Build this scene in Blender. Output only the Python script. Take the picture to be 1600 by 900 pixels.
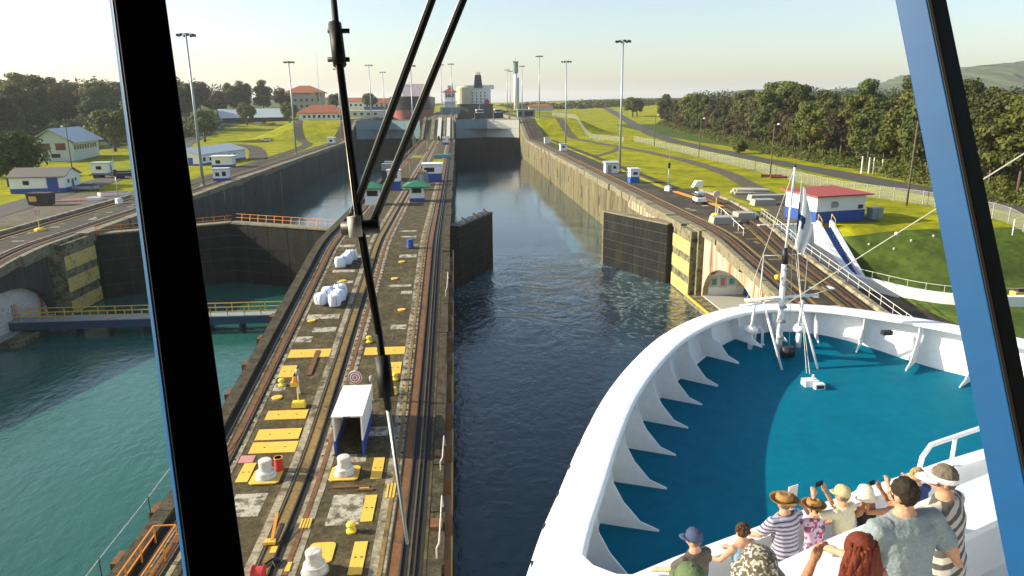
import bpy, bmesh, math, random
from mathutils import Vector, Matrix, noise
R_ = math.radians
for o in list(bpy.data.objects): bpy.data.objects.remove(o)
SC = bpy.context.scene
COL = SC.collection

# ---------------------------------------------------------------- camera
PITCH, YAW, ROLL = math.atan(290/1119.), R_(4.12), R_(.5)
F = Vector((math.sin(YAW)*math.cos(PITCH), math.cos(YAW)*math.cos(PITCH), -math.sin(PITCH)))
R0 = Vector((math.cos(YAW), -math.sin(YAW), 0)); U0 = R0.cross(F)
RV = R0*math.cos(ROLL) - U0*math.sin(ROLL); UV = RV.cross(F)
cam = bpy.data.cameras.new('camera'); camo = bpy.data.objects.new('camera', cam); COL.objects.link(camo)
EYE = Vector((0, 0, 27.5))
camo.matrix_world = Matrix(((RV.x, UV.x, -F.x, EYE.x), (RV.y, UV.y, -F.y, EYE.y), (RV.z, UV.z, -F.z, EYE.z), (0, 0, 0, 1)))
cam.sensor_width = 36; cam.lens = 36*1119/1600.; cam.clip_start = .05; cam.clip_end = 30000
SC.camera = camo
SC.render.resolution_x = 1024; SC.render.resolution_y = 576

# ---------------------------------------------------------------- sky, sun, exposure
SUN_EL, SUN_AZ = R_(24), R_(9)          # azimuth: degrees ahead of due left
to_sun = Vector((-math.cos(SUN_EL)*math.cos(SUN_AZ), math.cos(SUN_EL)*math.sin(SUN_AZ), math.sin(SUN_EL)))
W = bpy.data.worlds.new('World'); SC.world = W; W.use_nodes = True
nt = W.node_tree
sky = nt.nodes.new('ShaderNodeTexSky'); sky.sky_type = 'NISHITA'; sky.sun_disc = False
sky.sun_elevation = SUN_EL; sky.sun_rotation = R_(-90)+SUN_AZ
sky.air_density = 1.0; sky.dust_density = 1.6; sky.ozone_density = 1.0; sky.altitude = 0
bg = nt.nodes['Background']; bg.inputs[1].default_value = .12
nt.links.new(sky.outputs[0], bg.inputs[0])
sl = bpy.data.lights.new('sun', 'SUN'); sl.energy = 5.0; sl.angle = R_(.5); sl.color = (1, .90, .70)
so = bpy.data.objects.new('sun', sl); COL.objects.link(so)
so.rotation_euler = (-to_sun).to_track_quat('-Z', 'Y').to_euler()
SC.view_settings.view_transform = 'Standard'; SC.view_settings.look = 'None'
SC.view_settings.exposure = .9; SC.view_settings.gamma = 1; SC.view_settings.use_curve_mapping = False
SC.render.engine = 'CYCLES'
SC.cycles.max_bounces = 8; SC.cycles.transparent_max_bounces = 8; SC.cycles.volume_bounces = 0

# ---------------------------------------------------------------- materials
def lin(h):
    h = h.lstrip('#'); o = []
    for i in (0, 2, 4):
        c = int(h[i:i+2], 16)/255.
        o.append(c/12.92 if c <= .04045 else ((c+.055)/1.055)**2.4)
    return tuple(o)+(1,)
MATS = {}
def mat(name, col, rough=.6, var=.25, scale=1.2, bump=.0, bscale=8., metal=0., col2=None, stretch=(1, 1, 1), thr=(.4, .65), spec=.4, rand=0., coat=0.):
    """weathered surface: base colour, large and fine noise variation, optional second colour in patches, bump"""
    m = bpy.data.materials.new(name); m.use_nodes = True; MATS[name] = m
    n, l = m.node_tree.nodes, m.node_tree.links
    b = n['Principled BSDF']; b.inputs['Roughness'].default_value = rough; b.inputs['Metallic'].default_value = metal
    b.inputs['Specular IOR Level'].default_value = spec; b.inputs['Coat Weight'].default_value = coat
    c = col if len(col) == 4 else tuple(col)+(1,)
    if isinstance(col, str): c = lin(col)
    tc = n.new('ShaderNodeNewGeometry'); mp = n.new('ShaderNodeMapping'); mp.inputs['Scale'].default_value = stretch
    l.new(tc.outputs['Position'], mp.inputs[0])
    n1 = n.new('ShaderNodeTexNoise'); n1.inputs['Scale'].default_value = scale; n1.inputs['Detail'].default_value = 8; n1.inputs['Roughness'].default_value = .65
    l.new(mp.outputs[0], n1.inputs['Vector'])
    cur = None
    rgb = n.new('ShaderNodeRGB'); rgb.outputs[0].default_value = c; cur = rgb.outputs[0]
    if col2 is not None:
        c2 = lin(col2) if isinstance(col2, str) else (tuple(col2)+(1,))[:4]
        mr = n.new('ShaderNodeMapRange'); mr.inputs[1].default_value = thr[0]; mr.inputs[2].default_value = thr[1]
        l.new(n1.outputs[0], mr.inputs[0])
        mx = n.new('ShaderNodeMix'); mx.data_type = 'RGBA'; l.new(mr.outputs[0], mx.inputs[0]); l.new(cur, mx.inputs[6]); mx.inputs[7].default_value = c2
        cur = mx.outputs[2]
    if var:
        n2 = n.new('ShaderNodeTexNoise'); n2.inputs['Scale'].default_value = scale*4.3; n2.inputs['Detail'].default_value = 6
        l.new(mp.outputs[0], n2.inputs['Vector'])
        m2 = n.new('ShaderNodeMapRange'); m2.inputs[1].default_value = .25; m2.inputs[2].default_value = .75; m2.inputs[3].default_value = 1-var; m2.inputs[4].default_value = 1+var
        l.new(n2.outputs[0], m2.inputs[0])
        mm = n.new('ShaderNodeVectorMath'); mm.operation = 'SCALE'; l.new(cur, mm.inputs[0]); l.new(m2.outputs[0], mm.inputs[3]); cur = mm.outputs[0]
    if rand:
        oi = n.new('ShaderNodeObjectInfo'); hs = n.new('ShaderNodeHueSaturation')
        a = n.new('ShaderNodeMapRange'); a.inputs[3].default_value = .5-.035*rand; a.inputs[4].default_value = .5+.02*rand; l.new(oi.outputs['Random'], a.inputs[0])
        v = n.new('ShaderNodeMath'); v.operation = 'MULTIPLY'; v.inputs[1].default_value = 7.13; l.new(oi.outputs['Random'], v.inputs[0])
        fr = n.new('ShaderNodeMath'); fr.operation = 'FRACT'; l.new(v.outputs[0], fr.inputs[0])
        vv = n.new('ShaderNodeMapRange'); vv.inputs[3].default_value = 1-.4*rand; vv.inputs[4].default_value = 1+.35*rand; l.new(fr.outputs[0], vv.inputs[0])
        l.new(a.outputs[0], hs.inputs['Hue']); l.new(vv.outputs[0], hs.inputs['Value']); l.new(cur, hs.inputs['Color']); cur = hs.outputs[0]
    l.new(cur, b.inputs['Base Color'])
    if bump:
        n3 = n.new('ShaderNodeTexNoise'); n3.inputs['Scale'].default_value = bscale; n3.inputs['Detail'].default_value = 6
        l.new(mp.outputs[0], n3.inputs['Vector'])
        bp = n.new('ShaderNodeBump'); bp.inputs['Strength'].default_value = bump; bp.inputs['Distance'].default_value = .06
        l.new(n3.outputs[0], bp.inputs['Height']); l.new(bp.outputs[0], b.inputs['Normal'])
    return m

mat('deck_concrete', (.062, .049, .022), .85, .5, .8, .6, 5, col2=(.165, .135, .07), thr=(.46, .85), spec=.2)
mat('edge_dark', (.075, .062, .036), .85, .45, 1.2, .6, 5, col2=(.028, .023, .013), thr=(.42, .65), spec=.2)
mat('light_concrete', (.31, .27, .18), .85, .4, .9, .5, 6, col2=(.085, .07, .04), thr=(.44, .62))
mat('pale_patch', (.40, .37, .29), .85, .35, 1.6, .4, 6, col2=(.09, .075, .04), thr=(.46, .6))
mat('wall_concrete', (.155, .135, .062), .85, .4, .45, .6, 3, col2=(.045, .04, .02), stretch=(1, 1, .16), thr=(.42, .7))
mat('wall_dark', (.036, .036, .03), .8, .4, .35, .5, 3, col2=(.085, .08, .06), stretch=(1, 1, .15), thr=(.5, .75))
mat('coping', (.21, .185, .115), .85, .35, 1.1, .6, 5, col2=(.10, .09, .05), thr=(.45, .7))
mat('rust_wall', (.50, .43, .30), .8, .3, .8, .3, 5, col2=(.20, .075, .018), stretch=(1, 1.6, .09), thr=(.43, .6))
mat('pillar_concrete', (.20, .18, .10), .85, .4, 1.0, .5, 5, col2=(.05, .045, .03), thr=(.45, .62))
mat('asphalt', (.032, .025, .014), .85, .4, .22, .4, 12, col2=(.09, .068, .036), thr=(.46, .72))
mat('road_asphalt', (.06, .058, .05), .85, .25, .25, .2, 12)
mat('rail_steel', (.06, .045, .032), .45, .3, 2, metal=.3)
mat('rail_shine', (.16, .125, .09), .4, .2, 3, metal=.6)
mat('ochre', (.20, .13, .035), .8, .35, 1.2, .3, 8, col2=(.07, .05, .02), thr=(.5, .7))
mat('rust_band', (.16, .07, .022), .8, .35, 1.2, .3, 8, col2=(.06, .035, .015), thr=(.5, .7))
mat('groove', (.014, .013, .011), .9, .3, 2)
mat('yellow_paint', (.72, .44, .06), .55, .14, 1.8, .1, 10, col2=(.48, .30, .05), thr=(.58, .8))
mat('faded_yellow', (.62, .46, .14), .7, .25, .9, .2, 8, col2=(.25, .19, .08), thr=(.52, .7))
mat('yellow_bright', (.78, .60, .05), .5, .1, 3)
mat('orange_paint', (.75, .26, .02), .5, .15, 3)
mat('white_paint', (.80, .80, .77), .45, .07, 1.5)
mat('ship_white', (.74, .76, .77), .4, .06, .7, .08, 2.5, col2=(.70, .71, .70), thr=(.56, .8), spec=.35)
mat('dirty_white', (.56, .55, .50), .6, .18, 1.8, col2=(.33, .31, .25), thr=(.5, .75))
mat('mint_white', (.50, .56, .50), .6, .15, 1.5)
mat('blue_paint', (.02, .07, .30), .5, .12, 2)
mat('bright_blue', (.02, .12, .42), .5, .12, 2)
mat('girder_blue', (.025, .065, .12), .5, .2, 2)
mat('fence_grey', (.34, .34, .32), .6, .1, 2)
mat('green_roof', (.02, .17, .08), .5, .15, 2)
mat('red_paint', (.50, .04, .03), .5, .12, 2)
mat('red_roof', (.33, .06, .045), .6, .2, 1.2)
mat('tile_roof', (.32, .10, .05), .7, .25, 1.0)
mat('metal_roof', (.42, .47, .48), .5, .15, .5, stretch=(3, .3, 1))
mat('grey_roof', (.15, .14, .12), .75, .2, .8)
mat('grey_paint', (.28, .30, .30), .5, .15, 2)
mat('pale_concrete', (.33, .33, .28), .8, .15, 1.5)
mat('mast_grey', (.36, .40, .42), .4, .08, 3, metal=.3)
mat('dark_metal', (.025, .025, .028), .5, .15, 3)
mat('black_rubber', (.006, .006, .006), .6, 0)
mat('trim_black', (.004, .003, .0022), .7, 0, spec=.1)
mat('frame_blue', (.006, .068, .20), .45, .06, 3, spec=.2)  # blue of the reflected sky, put into the frame's base colour
mat('wood', (.16, .09, .045), .8, .3, 3, stretch=(1, 6, 1))
mat('window_dark', (.012, .015, .018), .15, 0)
mat('gate_dark', (.010, .011, .011), .65, .5, .5, .5, 4, col2=(.03, .028, .02), stretch=(1, 1, .2), thr=(.48, .72), spec=.15)
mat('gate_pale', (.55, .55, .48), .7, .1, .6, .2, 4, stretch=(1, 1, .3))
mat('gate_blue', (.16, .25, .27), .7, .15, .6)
mat('gate_wet', (.06, .055, .04), .6, .3, .6, spec=.2)
mat('ship_deck', (.0, .130, .205), .6, .10, .5, .1, 25, col2=(.0, .108, .178), thr=(.5, .75), spec=.06)
mat('bag_white', (.70, .75, .82), .8, .1, 5, .5, 14)
mat('hull_red', (.40, .13, .10), .6, .12, .4)
mat('hull_dark', (.03, .035, .035), .6, .15, .4)
mat('hull_black', (.012, .014, .02), .5, .1, .4)
mat('funnel', (.015, .022, .05), .5, 0)
mat('bark', (.10, .08, .055), .9, .3, 3, .4, 10)
mat('pole_wood', (.12, .09, .06), .9, .3, 3)
mat('pipe_rust', (.18, .06, .03), .8, .3, 2)
mat('glass_tint', (.02, .04, .05), .1, 0)
mat('mural_teal', (.10, .28, .30), .7, .2, 2); mat('mural_pink', (.50, .22, .20), .7, .2, 2)
mat('stone_pale', (.42, .40, .33), .85, .25, 2)
for nm, c in (('skin', (.46, .25, .16)), ('skin_tan', (.34, .16, .09)), ('hair_brown', (.055, .025, .012)), ('hair_dark', (.018, .012, .008)),
              ('hair_red', (.11, .02, .008)), ('hair_grey', (.12, .10, .075)), ('hair_blond', (.30, .20, .09)), ('cloth_grey', (.075, .065, .055)),
              ('cloth_blue', (.25, .38, .50)), ('cloth_denim', (.05, .08, .14)), ('cloth_cream', (.52, .48, .33)), ('cloth_black', (.012, .012, .014)),
              ('cloth_steel', (.19, .235, .25)), ('cloth_navy', (.02, .04, .12)), ('cap_navy', (.045, .06, .12)), ('hat_tan', (.27, .15, .045)), ('cap_green', (.09, .13, .06)),
              ('cap_khaki', (.40, .33, .18)), ('cap_cream', (.58, .52, .40)), ('band_dark', (.05, .03, .015)), ('cloth_white', (.75, .75, .72)), ('phone', (.01, .01, .012))):
    mat(nm, c, .75, .18, 14, .25, 40, spec=.25)
def band_mat(name, cols, freq, axis='Z', dist=0., rot=0.):
    m = bpy.data.materials.new(name); m.use_nodes = True; MATS[name] = m
    n, l = m.node_tree.nodes, m.node_tree.links
    tc = n.new('ShaderNodeTexCoord'); mp = n.new('ShaderNodeMapping'); mp.inputs['Rotation'].default_value = (0, rot, 0); l.new(tc.outputs['Object'], mp.inputs[0])
    w = n.new('ShaderNodeTexWave'); w.bands_direction = axis; w.inputs['Scale'].default_value = freq; w.inputs['Distortion'].default_value = dist; w.inputs['Detail'].default_value = 1
    l.new(mp.outputs[0], w.inputs[0])
    cr = n.new('ShaderNodeValToRGB'); cr.color_ramp.interpolation = 'CONSTANT'
    e = cr.color_ramp.elements
    e[0].color = cols[0]+(1,); e[1].position = 1./len(cols); e[1].color = cols[1]+(1,)
    for i in range(2, len(cols)): x = e.new(i/len(cols)); x.color = cols[i]+(1,)
    l.new(w.outputs[1] if False else w.outputs['Fac'], cr.inputs[0]); l.new(cr.outputs[0], n['Principled BSDF'].inputs['Base Color'])
    n['Principled BSDF'].inputs['Roughness'].default_value = .8
band_mat('shirt_striped', [(.06, .05, .11), (.40, .36, .45), (.10, .12, .24), (.45, .40, .42)], 5.5)
band_mat('shirt_zebra', [(.07, .065, .06), (.42, .40, .36)], 4.0, 'Z', 1.5, .5)
def speckle_mat(name, base, spots, scale):
    m = bpy.data.materials.new(name); m.use_nodes = True; MATS[name] = m
    n, l = m.node_tree.nodes, m.node_tree.links
    tc = n.new('ShaderNodeTexCoord'); v = n.new('ShaderNodeTexVoronoi'); v.inputs['Scale'].default_value = scale; l.new(tc.outputs['Object'], v.inputs[0])
    cr = n.new('ShaderNodeValToRGB'); cr.color_ramp.interpolation = 'CONSTANT'; e = cr.color_ramp.elements
    sp = n.new('ShaderNodeSeparateColor'); l.new(v.outputs['Color'], sp.inputs[0])
    e[0].color = base+(1,); e[1].position = .45; e[1].color = spots[0]+(1,)
    for i, s in enumerate(spots[1:]): x = e.new(.62+.15*i); x.color = s+(1,)
    l.new(sp.outputs[0], cr.inputs[0]); l.new(cr.outputs[0], n['Principled BSDF'].inputs['Base Color']); n['Principled BSDF'].inputs['Roughness'].default_value = .8
speckle_mat('hat_floral', (.06, .055, .04), [(.30, .27, .22), (.14, .10, .05), (.42, .40, .36)], 60)
speckle_mat('blouse_floral', (.48, .34, .46), [(.48, .34, .46), (.42, .06, .14), (.10, .07, .12)], 22)

def leaf_mat(name, c1, c2, rand=1.):
    m = mat(name, c1, .65, .35, .35, col2=c2, thr=(.42, .6), rand=rand, spec=.25)
    n, l = m.node_tree.nodes, m.node_tree.links
    b = n['Principled BSDF']; src = b.inputs['Base Color'].links[0].from_socket
    tr = n.new('ShaderNodeBsdfTranslucent'); l.new(src, tr.inputs[0]); mx = n.new('ShaderNodeMixShader'); mx.inputs[0].default_value = .3
    l.new(b.outputs[0], mx.inputs[1]); l.new(tr.outputs[0], mx.inputs[2]); l.new(mx.outputs[0], n['Material Output'].inputs[0])
leaf_mat('leaf_dark', (.082, .098, .018), (.038, .056, .012))
leaf_mat('leaf_mid', (.118, .130, .018), (.062, .086, .015))
leaf_mat('leaf_bright', (.11, .13, .02), (.06, .08, .016), .4)
leaf_mat('leaf_brown', (.085, .068, .028), (.05, .045, .018))

# grass terrain: mown grass with yellow-green patches and worn soil
m = mat('grass', (.28, .275, .012), .95, .28, .13, .6, 3.0, col2=(.165, .18, .012), thr=(.40, .64), spec=.03)
mat('grass_bank', (.075, .11, .018), .9, .3, .22, .6, 4, col2=(.045, .07, .014), thr=(.42, .62), spec=.1)  # darker grass; the right bank's shaded slope is put into this colour
mat('far_wood', (.06, .075, .03), .9, .3, .05, col2=(.035, .05, .02))
mat('soil', (.10, .08, .05), .9, .3, .4, .4, 5, col2=(.055, .045, .025), thr=(.45, .65))

def water_mat(name, swirl=True):
    m = bpy.data.materials.new(name); m.use_nodes = True; MATS[name] = m
    n, l = m.node_tree.nodes, m.node_tree.links; b = n['Principled BSDF']
    b.inputs['Roughness'].default_value = .04; b.inputs['IOR'].default_value = 1.42; b.inputs['Specular IOR Level'].default_value = .5
    g = n.new('ShaderNodeNewGeometry')
    def nz(scale, det, dist=0., stretch=(1, 1, 1), rough=.55):
        mp = n.new('ShaderNodeMapping'); mp.inputs['Scale'].default_value = stretch; l.new(g.outputs['Position'], mp.inputs[0])
        t = n.new('ShaderNodeTexNoise'); t.inputs['Scale'].default_value = scale; t.inputs['Detail'].default_value = det; t.inputs['Distortion'].default_value = dist; t.inputs['Roughness'].default_value = rough
        l.new(mp.outputs[0], t.inputs['Vector']); return t.outputs[0]
    def math_(op, a, b_):
        t = n.new('ShaderNodeMath'); t.operation = op
        for i, s in enumerate((a, b_)):
            if isinstance(s, (int, float)): t.inputs[i].default_value = s
            else: l.new(s, t.inputs[i])
        return t.outputs[0]
    big = nz(.035, 3)
    mr = n.new('ShaderNodeMapRange'); mr.inputs[1].default_value = .35; mr.inputs[2].default_value = .65; l.new(big, mr.inputs[0])
    mx = n.new('ShaderNodeMix'); mx.data_type = 'RGBA'; l.new(mr.outputs[0], mx.inputs[0])
    mx.inputs[6].default_value = (.014, .082, .064, 1); mx.inputs[7].default_value = (.020, .108, .084, 1)
    sx = n.new('ShaderNodeSeparateXYZ'); l.new(g.outputs['Position'], sx.inputs[0])      # right lane: dark navy; left lane: brighter green
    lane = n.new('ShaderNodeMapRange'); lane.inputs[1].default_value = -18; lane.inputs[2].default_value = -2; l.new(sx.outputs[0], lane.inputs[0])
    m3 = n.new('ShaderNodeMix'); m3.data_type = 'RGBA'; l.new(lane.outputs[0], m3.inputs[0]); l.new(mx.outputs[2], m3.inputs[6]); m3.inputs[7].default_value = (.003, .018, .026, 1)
    # paler base colour past the gates: churned water plus painted-in bright sky reflection
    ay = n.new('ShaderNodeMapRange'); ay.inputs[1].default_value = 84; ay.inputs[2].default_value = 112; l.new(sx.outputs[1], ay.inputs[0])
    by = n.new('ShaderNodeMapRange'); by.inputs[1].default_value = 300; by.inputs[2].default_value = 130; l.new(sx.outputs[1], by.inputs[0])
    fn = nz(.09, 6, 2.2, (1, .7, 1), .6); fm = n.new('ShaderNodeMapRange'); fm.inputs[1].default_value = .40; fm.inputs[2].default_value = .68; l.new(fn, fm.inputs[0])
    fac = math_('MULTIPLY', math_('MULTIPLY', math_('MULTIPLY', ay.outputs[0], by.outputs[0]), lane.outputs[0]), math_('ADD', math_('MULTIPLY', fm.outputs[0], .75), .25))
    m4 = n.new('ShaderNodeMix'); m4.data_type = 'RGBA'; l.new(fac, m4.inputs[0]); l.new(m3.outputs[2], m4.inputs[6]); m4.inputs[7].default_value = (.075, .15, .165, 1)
    l.new(m4.outputs[2], b.inputs['Base Color'])
    calmY = n.new('ShaderNodeMapRange'); calmY.inputs[1].default_value = 70; calmY.inputs[2].default_value = 125; calmY.inputs[3].default_value = 1; calmY.inputs[4].default_value = .22; l.new(sx.outputs[1], calmY.inputs[0])
    fine = nz(1.1, 5, .3, (1, .62, 1), .6)
    mid = nz(.28, 3, .5, (1, .7, 1))
    h = math_('ADD', math_('MULTIPLY', fine, .62), math_('MULTIPLY', mid, .55))
    # calm and ruffled areas; turbulence between the gate leaves
    calm = nz(.022, 2, 1.0)
    cm = n.new('ShaderNodeMapRange'); cm.inputs[1].default_value = .38; cm.inputs[2].default_value = .62; cm.inputs[3].default_value = .45; cm.inputs[4].default_value = 1.; l.new(calm, cm.inputs[0])
    h = math_('MULTIPLY', math_('MULTIPLY', h, cm.outputs[0]), calmY.outputs[0])
    vm = n.new('ShaderNodeVectorMath'); vm.operation = 'DISTANCE'; l.new(g.outputs['Position'], vm.inputs[0]); vm.inputs[1].default_value = (14, 104, 0)
    dm = n.new('ShaderNodeMapRange'); dm.inputs[1].default_value = 3; dm.inputs[2].default_value = 33; dm.inputs[3].default_value = 1; dm.inputs[4].default_value = 0; l.new(vm.outputs['Value'], dm.inputs[0])
    sw = nz(.13, 4, 3.2); h = math_('ADD', h, math_('MULTIPLY', math_('MULTIPLY', sw, dm.outputs[0]), 2.4))
    cur = nz(.11, 5, 3.0, (1, .8, 1), .62)      # curling foam lines in the wash
    band = math_('SUBTRACT', 1., math_('MULTIPLY', math_('ABSOLUTE', math_('SUBTRACT', cur, .5), 0.), 13.))
    fo = n.new('ShaderNodeMapRange'); fo.inputs[1].default_value = .25; fo.inputs[2].default_value = 1.; l.new(band, fo.inputs[0])
    br = nz(1.6, 4, .5); bm_ = n.new('ShaderNodeMapRange'); bm_.inputs[1].default_value = .42; bm_.inputs[2].default_value = .7; l.new(br, bm_.inputs[0])
    ff = math_('MULTIPLY', math_('MULTIPLY', math_('MULTIPLY', fo.outputs[0], dm.outputs[0]), bm_.outputs[0]), .9)
    m5 = n.new('ShaderNodeMix'); m5.data_type = 'RGBA'; l.new(ff, m5.inputs[0]); l.new(m4.outputs[2], m5.inputs[6]); m5.inputs[7].default_value = (.55, .62, .62, 1); l.new(m5.outputs[2], b.inputs['Base Color'])
    bp = n.new('ShaderNodeBump'); bp.inputs['Strength'].default_value = .30; bp.inputs['Distance'].default_value = .7
    l.new(h, bp.inputs['Height']); l.new(bp.outputs[0], b.inputs['Normal'])
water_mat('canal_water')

# ---------------------------------------------------------------- mesh helpers
class MB:
    def __init__(s): s.v = []; s.f = []
    def add(s, vs, fs):
        o = len(s.v); s.v += [tuple(v) for v in vs]; s.f += [tuple(i+o for i in f) for f in fs]; return s
    def box(s, x0, x1, y0, y1, z0, z1):
        return s.add([(x0, y0, z0), (x1, y0, z0), (x1, y1, z0), (x0, y1, z0), (x0, y0, z1), (x1, y0, z1), (x1, y1, z1), (x0, y1, z1)],
                     [(0, 3, 2, 1), (4, 5, 6, 7), (0, 1, 5, 4), (1, 2, 6, 5), (2, 3, 7, 6), (3, 0, 4, 7)])
    def hexa(s, b, t):   # bottom 4 corners, top 4 corners (ccw)
        return s.add(list(b)+list(t), [(0, 3, 2, 1), (4, 5, 6, 7), (0, 1, 5, 4), (1, 2, 6, 5), (2, 3, 7, 6), (3, 0, 4, 7)])
    def beam(s, p, q, w, h, up=(0, 0, 1)):
        p = Vector(p); q = Vector(q); d = (q-p).normalized(); r = d.cross(Vector(up))
        if r.length < 1e-4: r = Vector((1, 0, 0))
        r.normalize(); u = r.cross(d)
        r *= w/2; u *= h/2
        return s.hexa([p-r-u, p+r-u, q+r-u, q-r-u], [p-r+u, p+r+u, q+r+u, q-r+u])
    def cyl(s, p, q, r0, r1=None, n=10, cap=True):
        r1 = r0 if r1 is None else r1
        p = Vector(p); q = Vector(q); d = (q-p).normalized(); a = d.orthogonal().normalized(); b = d.cross(a)
        vs = []
        for c, r in ((p, r0), (q, r1)):
            for i in range(n):
                t = 2*math.pi*i/n; vs.append(c+a*math.cos(t)*r+b*math.sin(t)*r)
        fs = [(i, (i+1) % n, n+(i+1) % n, n+i) for i in range(n)]
        if cap: fs += [tuple(range(n-1, -1, -1)), tuple(range(n, 2*n))]
        return s.add(vs, fs)
    def tube(s, pts, r, n=6):
        pts = [Vector(p) for p in pts]; rs = r if isinstance(r, (list, tuple)) else [r]*len(pts)
        vs = []; a = None
        for i, p in enumerate(pts):
            d = (pts[min(i+1, len(pts)-1)]-pts[max(i-1, 0)]).normalized()
            a = d.orthogonal().normalized() if a is None else (a-d*a.dot(d)).normalized()
            b = d.cross(a)
            for k in range(n):
                t = 2*math.pi*k/n; vs.append(p+a*math.cos(t)*rs[i]+b*math.sin(t)*rs[i])
        fs = []
        for i in range(len(pts)-1):
            for k in range(n): fs.append((i*n+k, i*n+(k+1) % n, (i+1)*n+(k+1) % n, (i+1)*n+k))
        fs += [tuple(range(n-1, -1, -1)), tuple(range((len(pts)-1)*n, len(pts)*n))]
        return s.add(vs, fs)
    def lathe(s, prof, c=(0, 0, 0), n=16, sx=1., sy=1.):
        vs = []
        for r, z in prof:
            for i in range(n):
                t = 2*math.pi*i/n; vs.append((c[0]+r*sx*math.cos(t), c[1]+r*sy*math.sin(t), c[2]+z))
        fs = []
        for j in range(len(prof)-1):
            for i in range(n): fs.append((j*n+i, j*n+(i+1) % n, (j+1)*n+(i+1) % n, (j+1)*n+i))
        fs += [tuple(range(n-1, -1, -1)), tuple(range((len(prof)-1)*n, len(prof)*n))]
        return s.add(vs, fs)
    def ball(s, c, rx, ry=None, rz=None, n=12, m=8):
        ry = ry or rx; rz = rz or rx
        pr = [(math.sin(math.pi*(j+.02)/(m+.04)), -math.cos(math.pi*(j+.02)/(m+.04))*rz) for j in range(m+1)]
        return s.lathe([(a*rx, z) for a, z in pr], c, n, 1, ry/rx)
    def prism(s, poly, z0, z1):
        n = len(poly); zz0 = z0 if callable(z0) else (lambda x, y: z0); zz1 = z1 if callable(z1) else (lambda x, y: z1)
        return s.add([(x, y, zz0(x, y)) for x, y in poly]+[(x, y, zz1(x, y)) for x, y in poly],
                     [tuple(range(n-1, -1, -1)), tuple(range(n, 2*n))]+[(i, (i+1) % n, n+(i+1) % n, n+i) for i in range(n)])
    def wallpoly(s, poly, x0, x1):   # polygon in (y,z), thickness along x
        n = len(poly)
        return s.add([(x0, a, b) for a, b in poly]+[(x1, a, b) for a, b in poly], [tuple(range(n-1, -1, -1)), tuple(range(n, 2*n))]+[(i, (i+1) % n, n+(i+1) % n, n+i) for i in range(n)])
    def mesh(s, name, m, smooth=False):
        me = bpy.data.meshes.new(name); me.from_pydata(s.v, [], s.f); me.validate()
        bm = bmesh.new(); bm.from_mesh(me); bmesh.ops.recalc_face_normals(bm, faces=bm.faces); bm.to_mesh(me); bm.free()
        if m: me.materials.append(MATS[m])
        if smooth:
            for p in me.polygons: p.use_smooth = True
        return me
    def build(s, name, m, parent=None, smooth=False, loc=None, rotz=0):
        o = bpy.data.objects.new(name, s.mesh(name, m, smooth)); COL.objects.link(o)
        if parent: o.parent = parent
        if loc: o.location = loc
        if rotz: o.rotation_euler.z = rotz
        return o
def tag(o, label, cat, group=None):
    o['label'] = label; o['category'] = cat
    if group: o['group'] = group
    return o
def thing(name, label, cat, loc=(0, 0, 0), rotz=0, group=None):
    o = bpy.data.objects.new(name, None); COL.objects.link(o); o.location = loc; o.rotation_euler.z = rotz
    o.empty_display_size = .3
    return tag(o, label, cat, group)
def struct(o): o['kind'] = 'structure'; return o
def dup(root, loc, rotz=None, label=None, group=None, scale=None):
    r = root.copy(); COL.objects.link(r); r.location = loc
    if rotz is not None: r.rotation_euler.z = rotz
    if label: r['label'] = label
    if group: r['group'] = group
    if scale: r.scale = scale if isinstance(scale, tuple) else (scale,)*3
    for ch in list(root.children):
        c = ch.copy(); COL.objects.link(c); c.parent = r
        for g in list(ch.children):
            d = g.copy(); COL.objects.link(d); d.parent = c
    return r
def sm(x, a, b):
    t = min(1, max(0, (x-a)/(b-a))); return t*t*(3-2*t)
def prof0(Y):
    if Y < 45: return 3.6
    if Y < 93: return 3.6+(Y-45)*6.4/48
    if Y < 350: return 10.
    if Y < 395: return 10+9*(Y-350)/45
    return 19.
def prof(Y):     # rounded at the foot and head of each ramp
    return sum(prof0(Y+d) for d in (-4, -2, 0, 2, 4))/5
YS = [-60, 0, 20, 30]+[36+2*i for i in range(36)]+[110, 125, 150, 200, 250, 300, 340]+[344+2.5*i for i in range(24)]+[420, 480, 560, 640, 700]
def yrange(y0, y1): return [y0]+[y for y in YS if y0 < y < y1]+[y1]
def run(mb, x0, x1, y0, y1, h0, h1, zf=None):
    """long bar that follows the wall's ramp"""
    zf = zf or prof; ys = yrange(y0, y1); vs = []
    for y in ys:
        z = zf(y); a_ = x0(y) if callable(x0) else x0; b_ = x1(y) if callable(x1) else x1; vs += [(a_, y, z+h0), (b_, y, z+h0), (b_, y, z+h1), (a_, y, z+h1)]
    fs = [(3, 2, 1, 0), tuple(range(4*len(ys)-4, 4*len(ys)))]
    for i in range(len(ys)-1):
        a = 4*i
        for k in range(4): fs.append((a+k, a+(k+1) % 4, a+4+(k+1) % 4, a+4+k))
    return mb.add(vs, fs)
def pad(mb, x0, x1, y0, y1, h0=.0, h1=.04, skew=0.):
    """plate lying on the ramped deck"""
    return mb.hexa([(x0, y0, prof(y0)+h0), (x1, y0, prof(y0)+h0), (x1+skew, y1, prof(y1)+h0), (x0+skew, y1, prof(y1)+h0)],
                   [(x0, y0, prof(y0)+h1), (x1, y0, prof(y0)+h1), (x1+skew, y1, prof(y1)+h1), (x0+skew, y1, prof(y1)+h1)])
rnd = random.Random(7)
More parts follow.
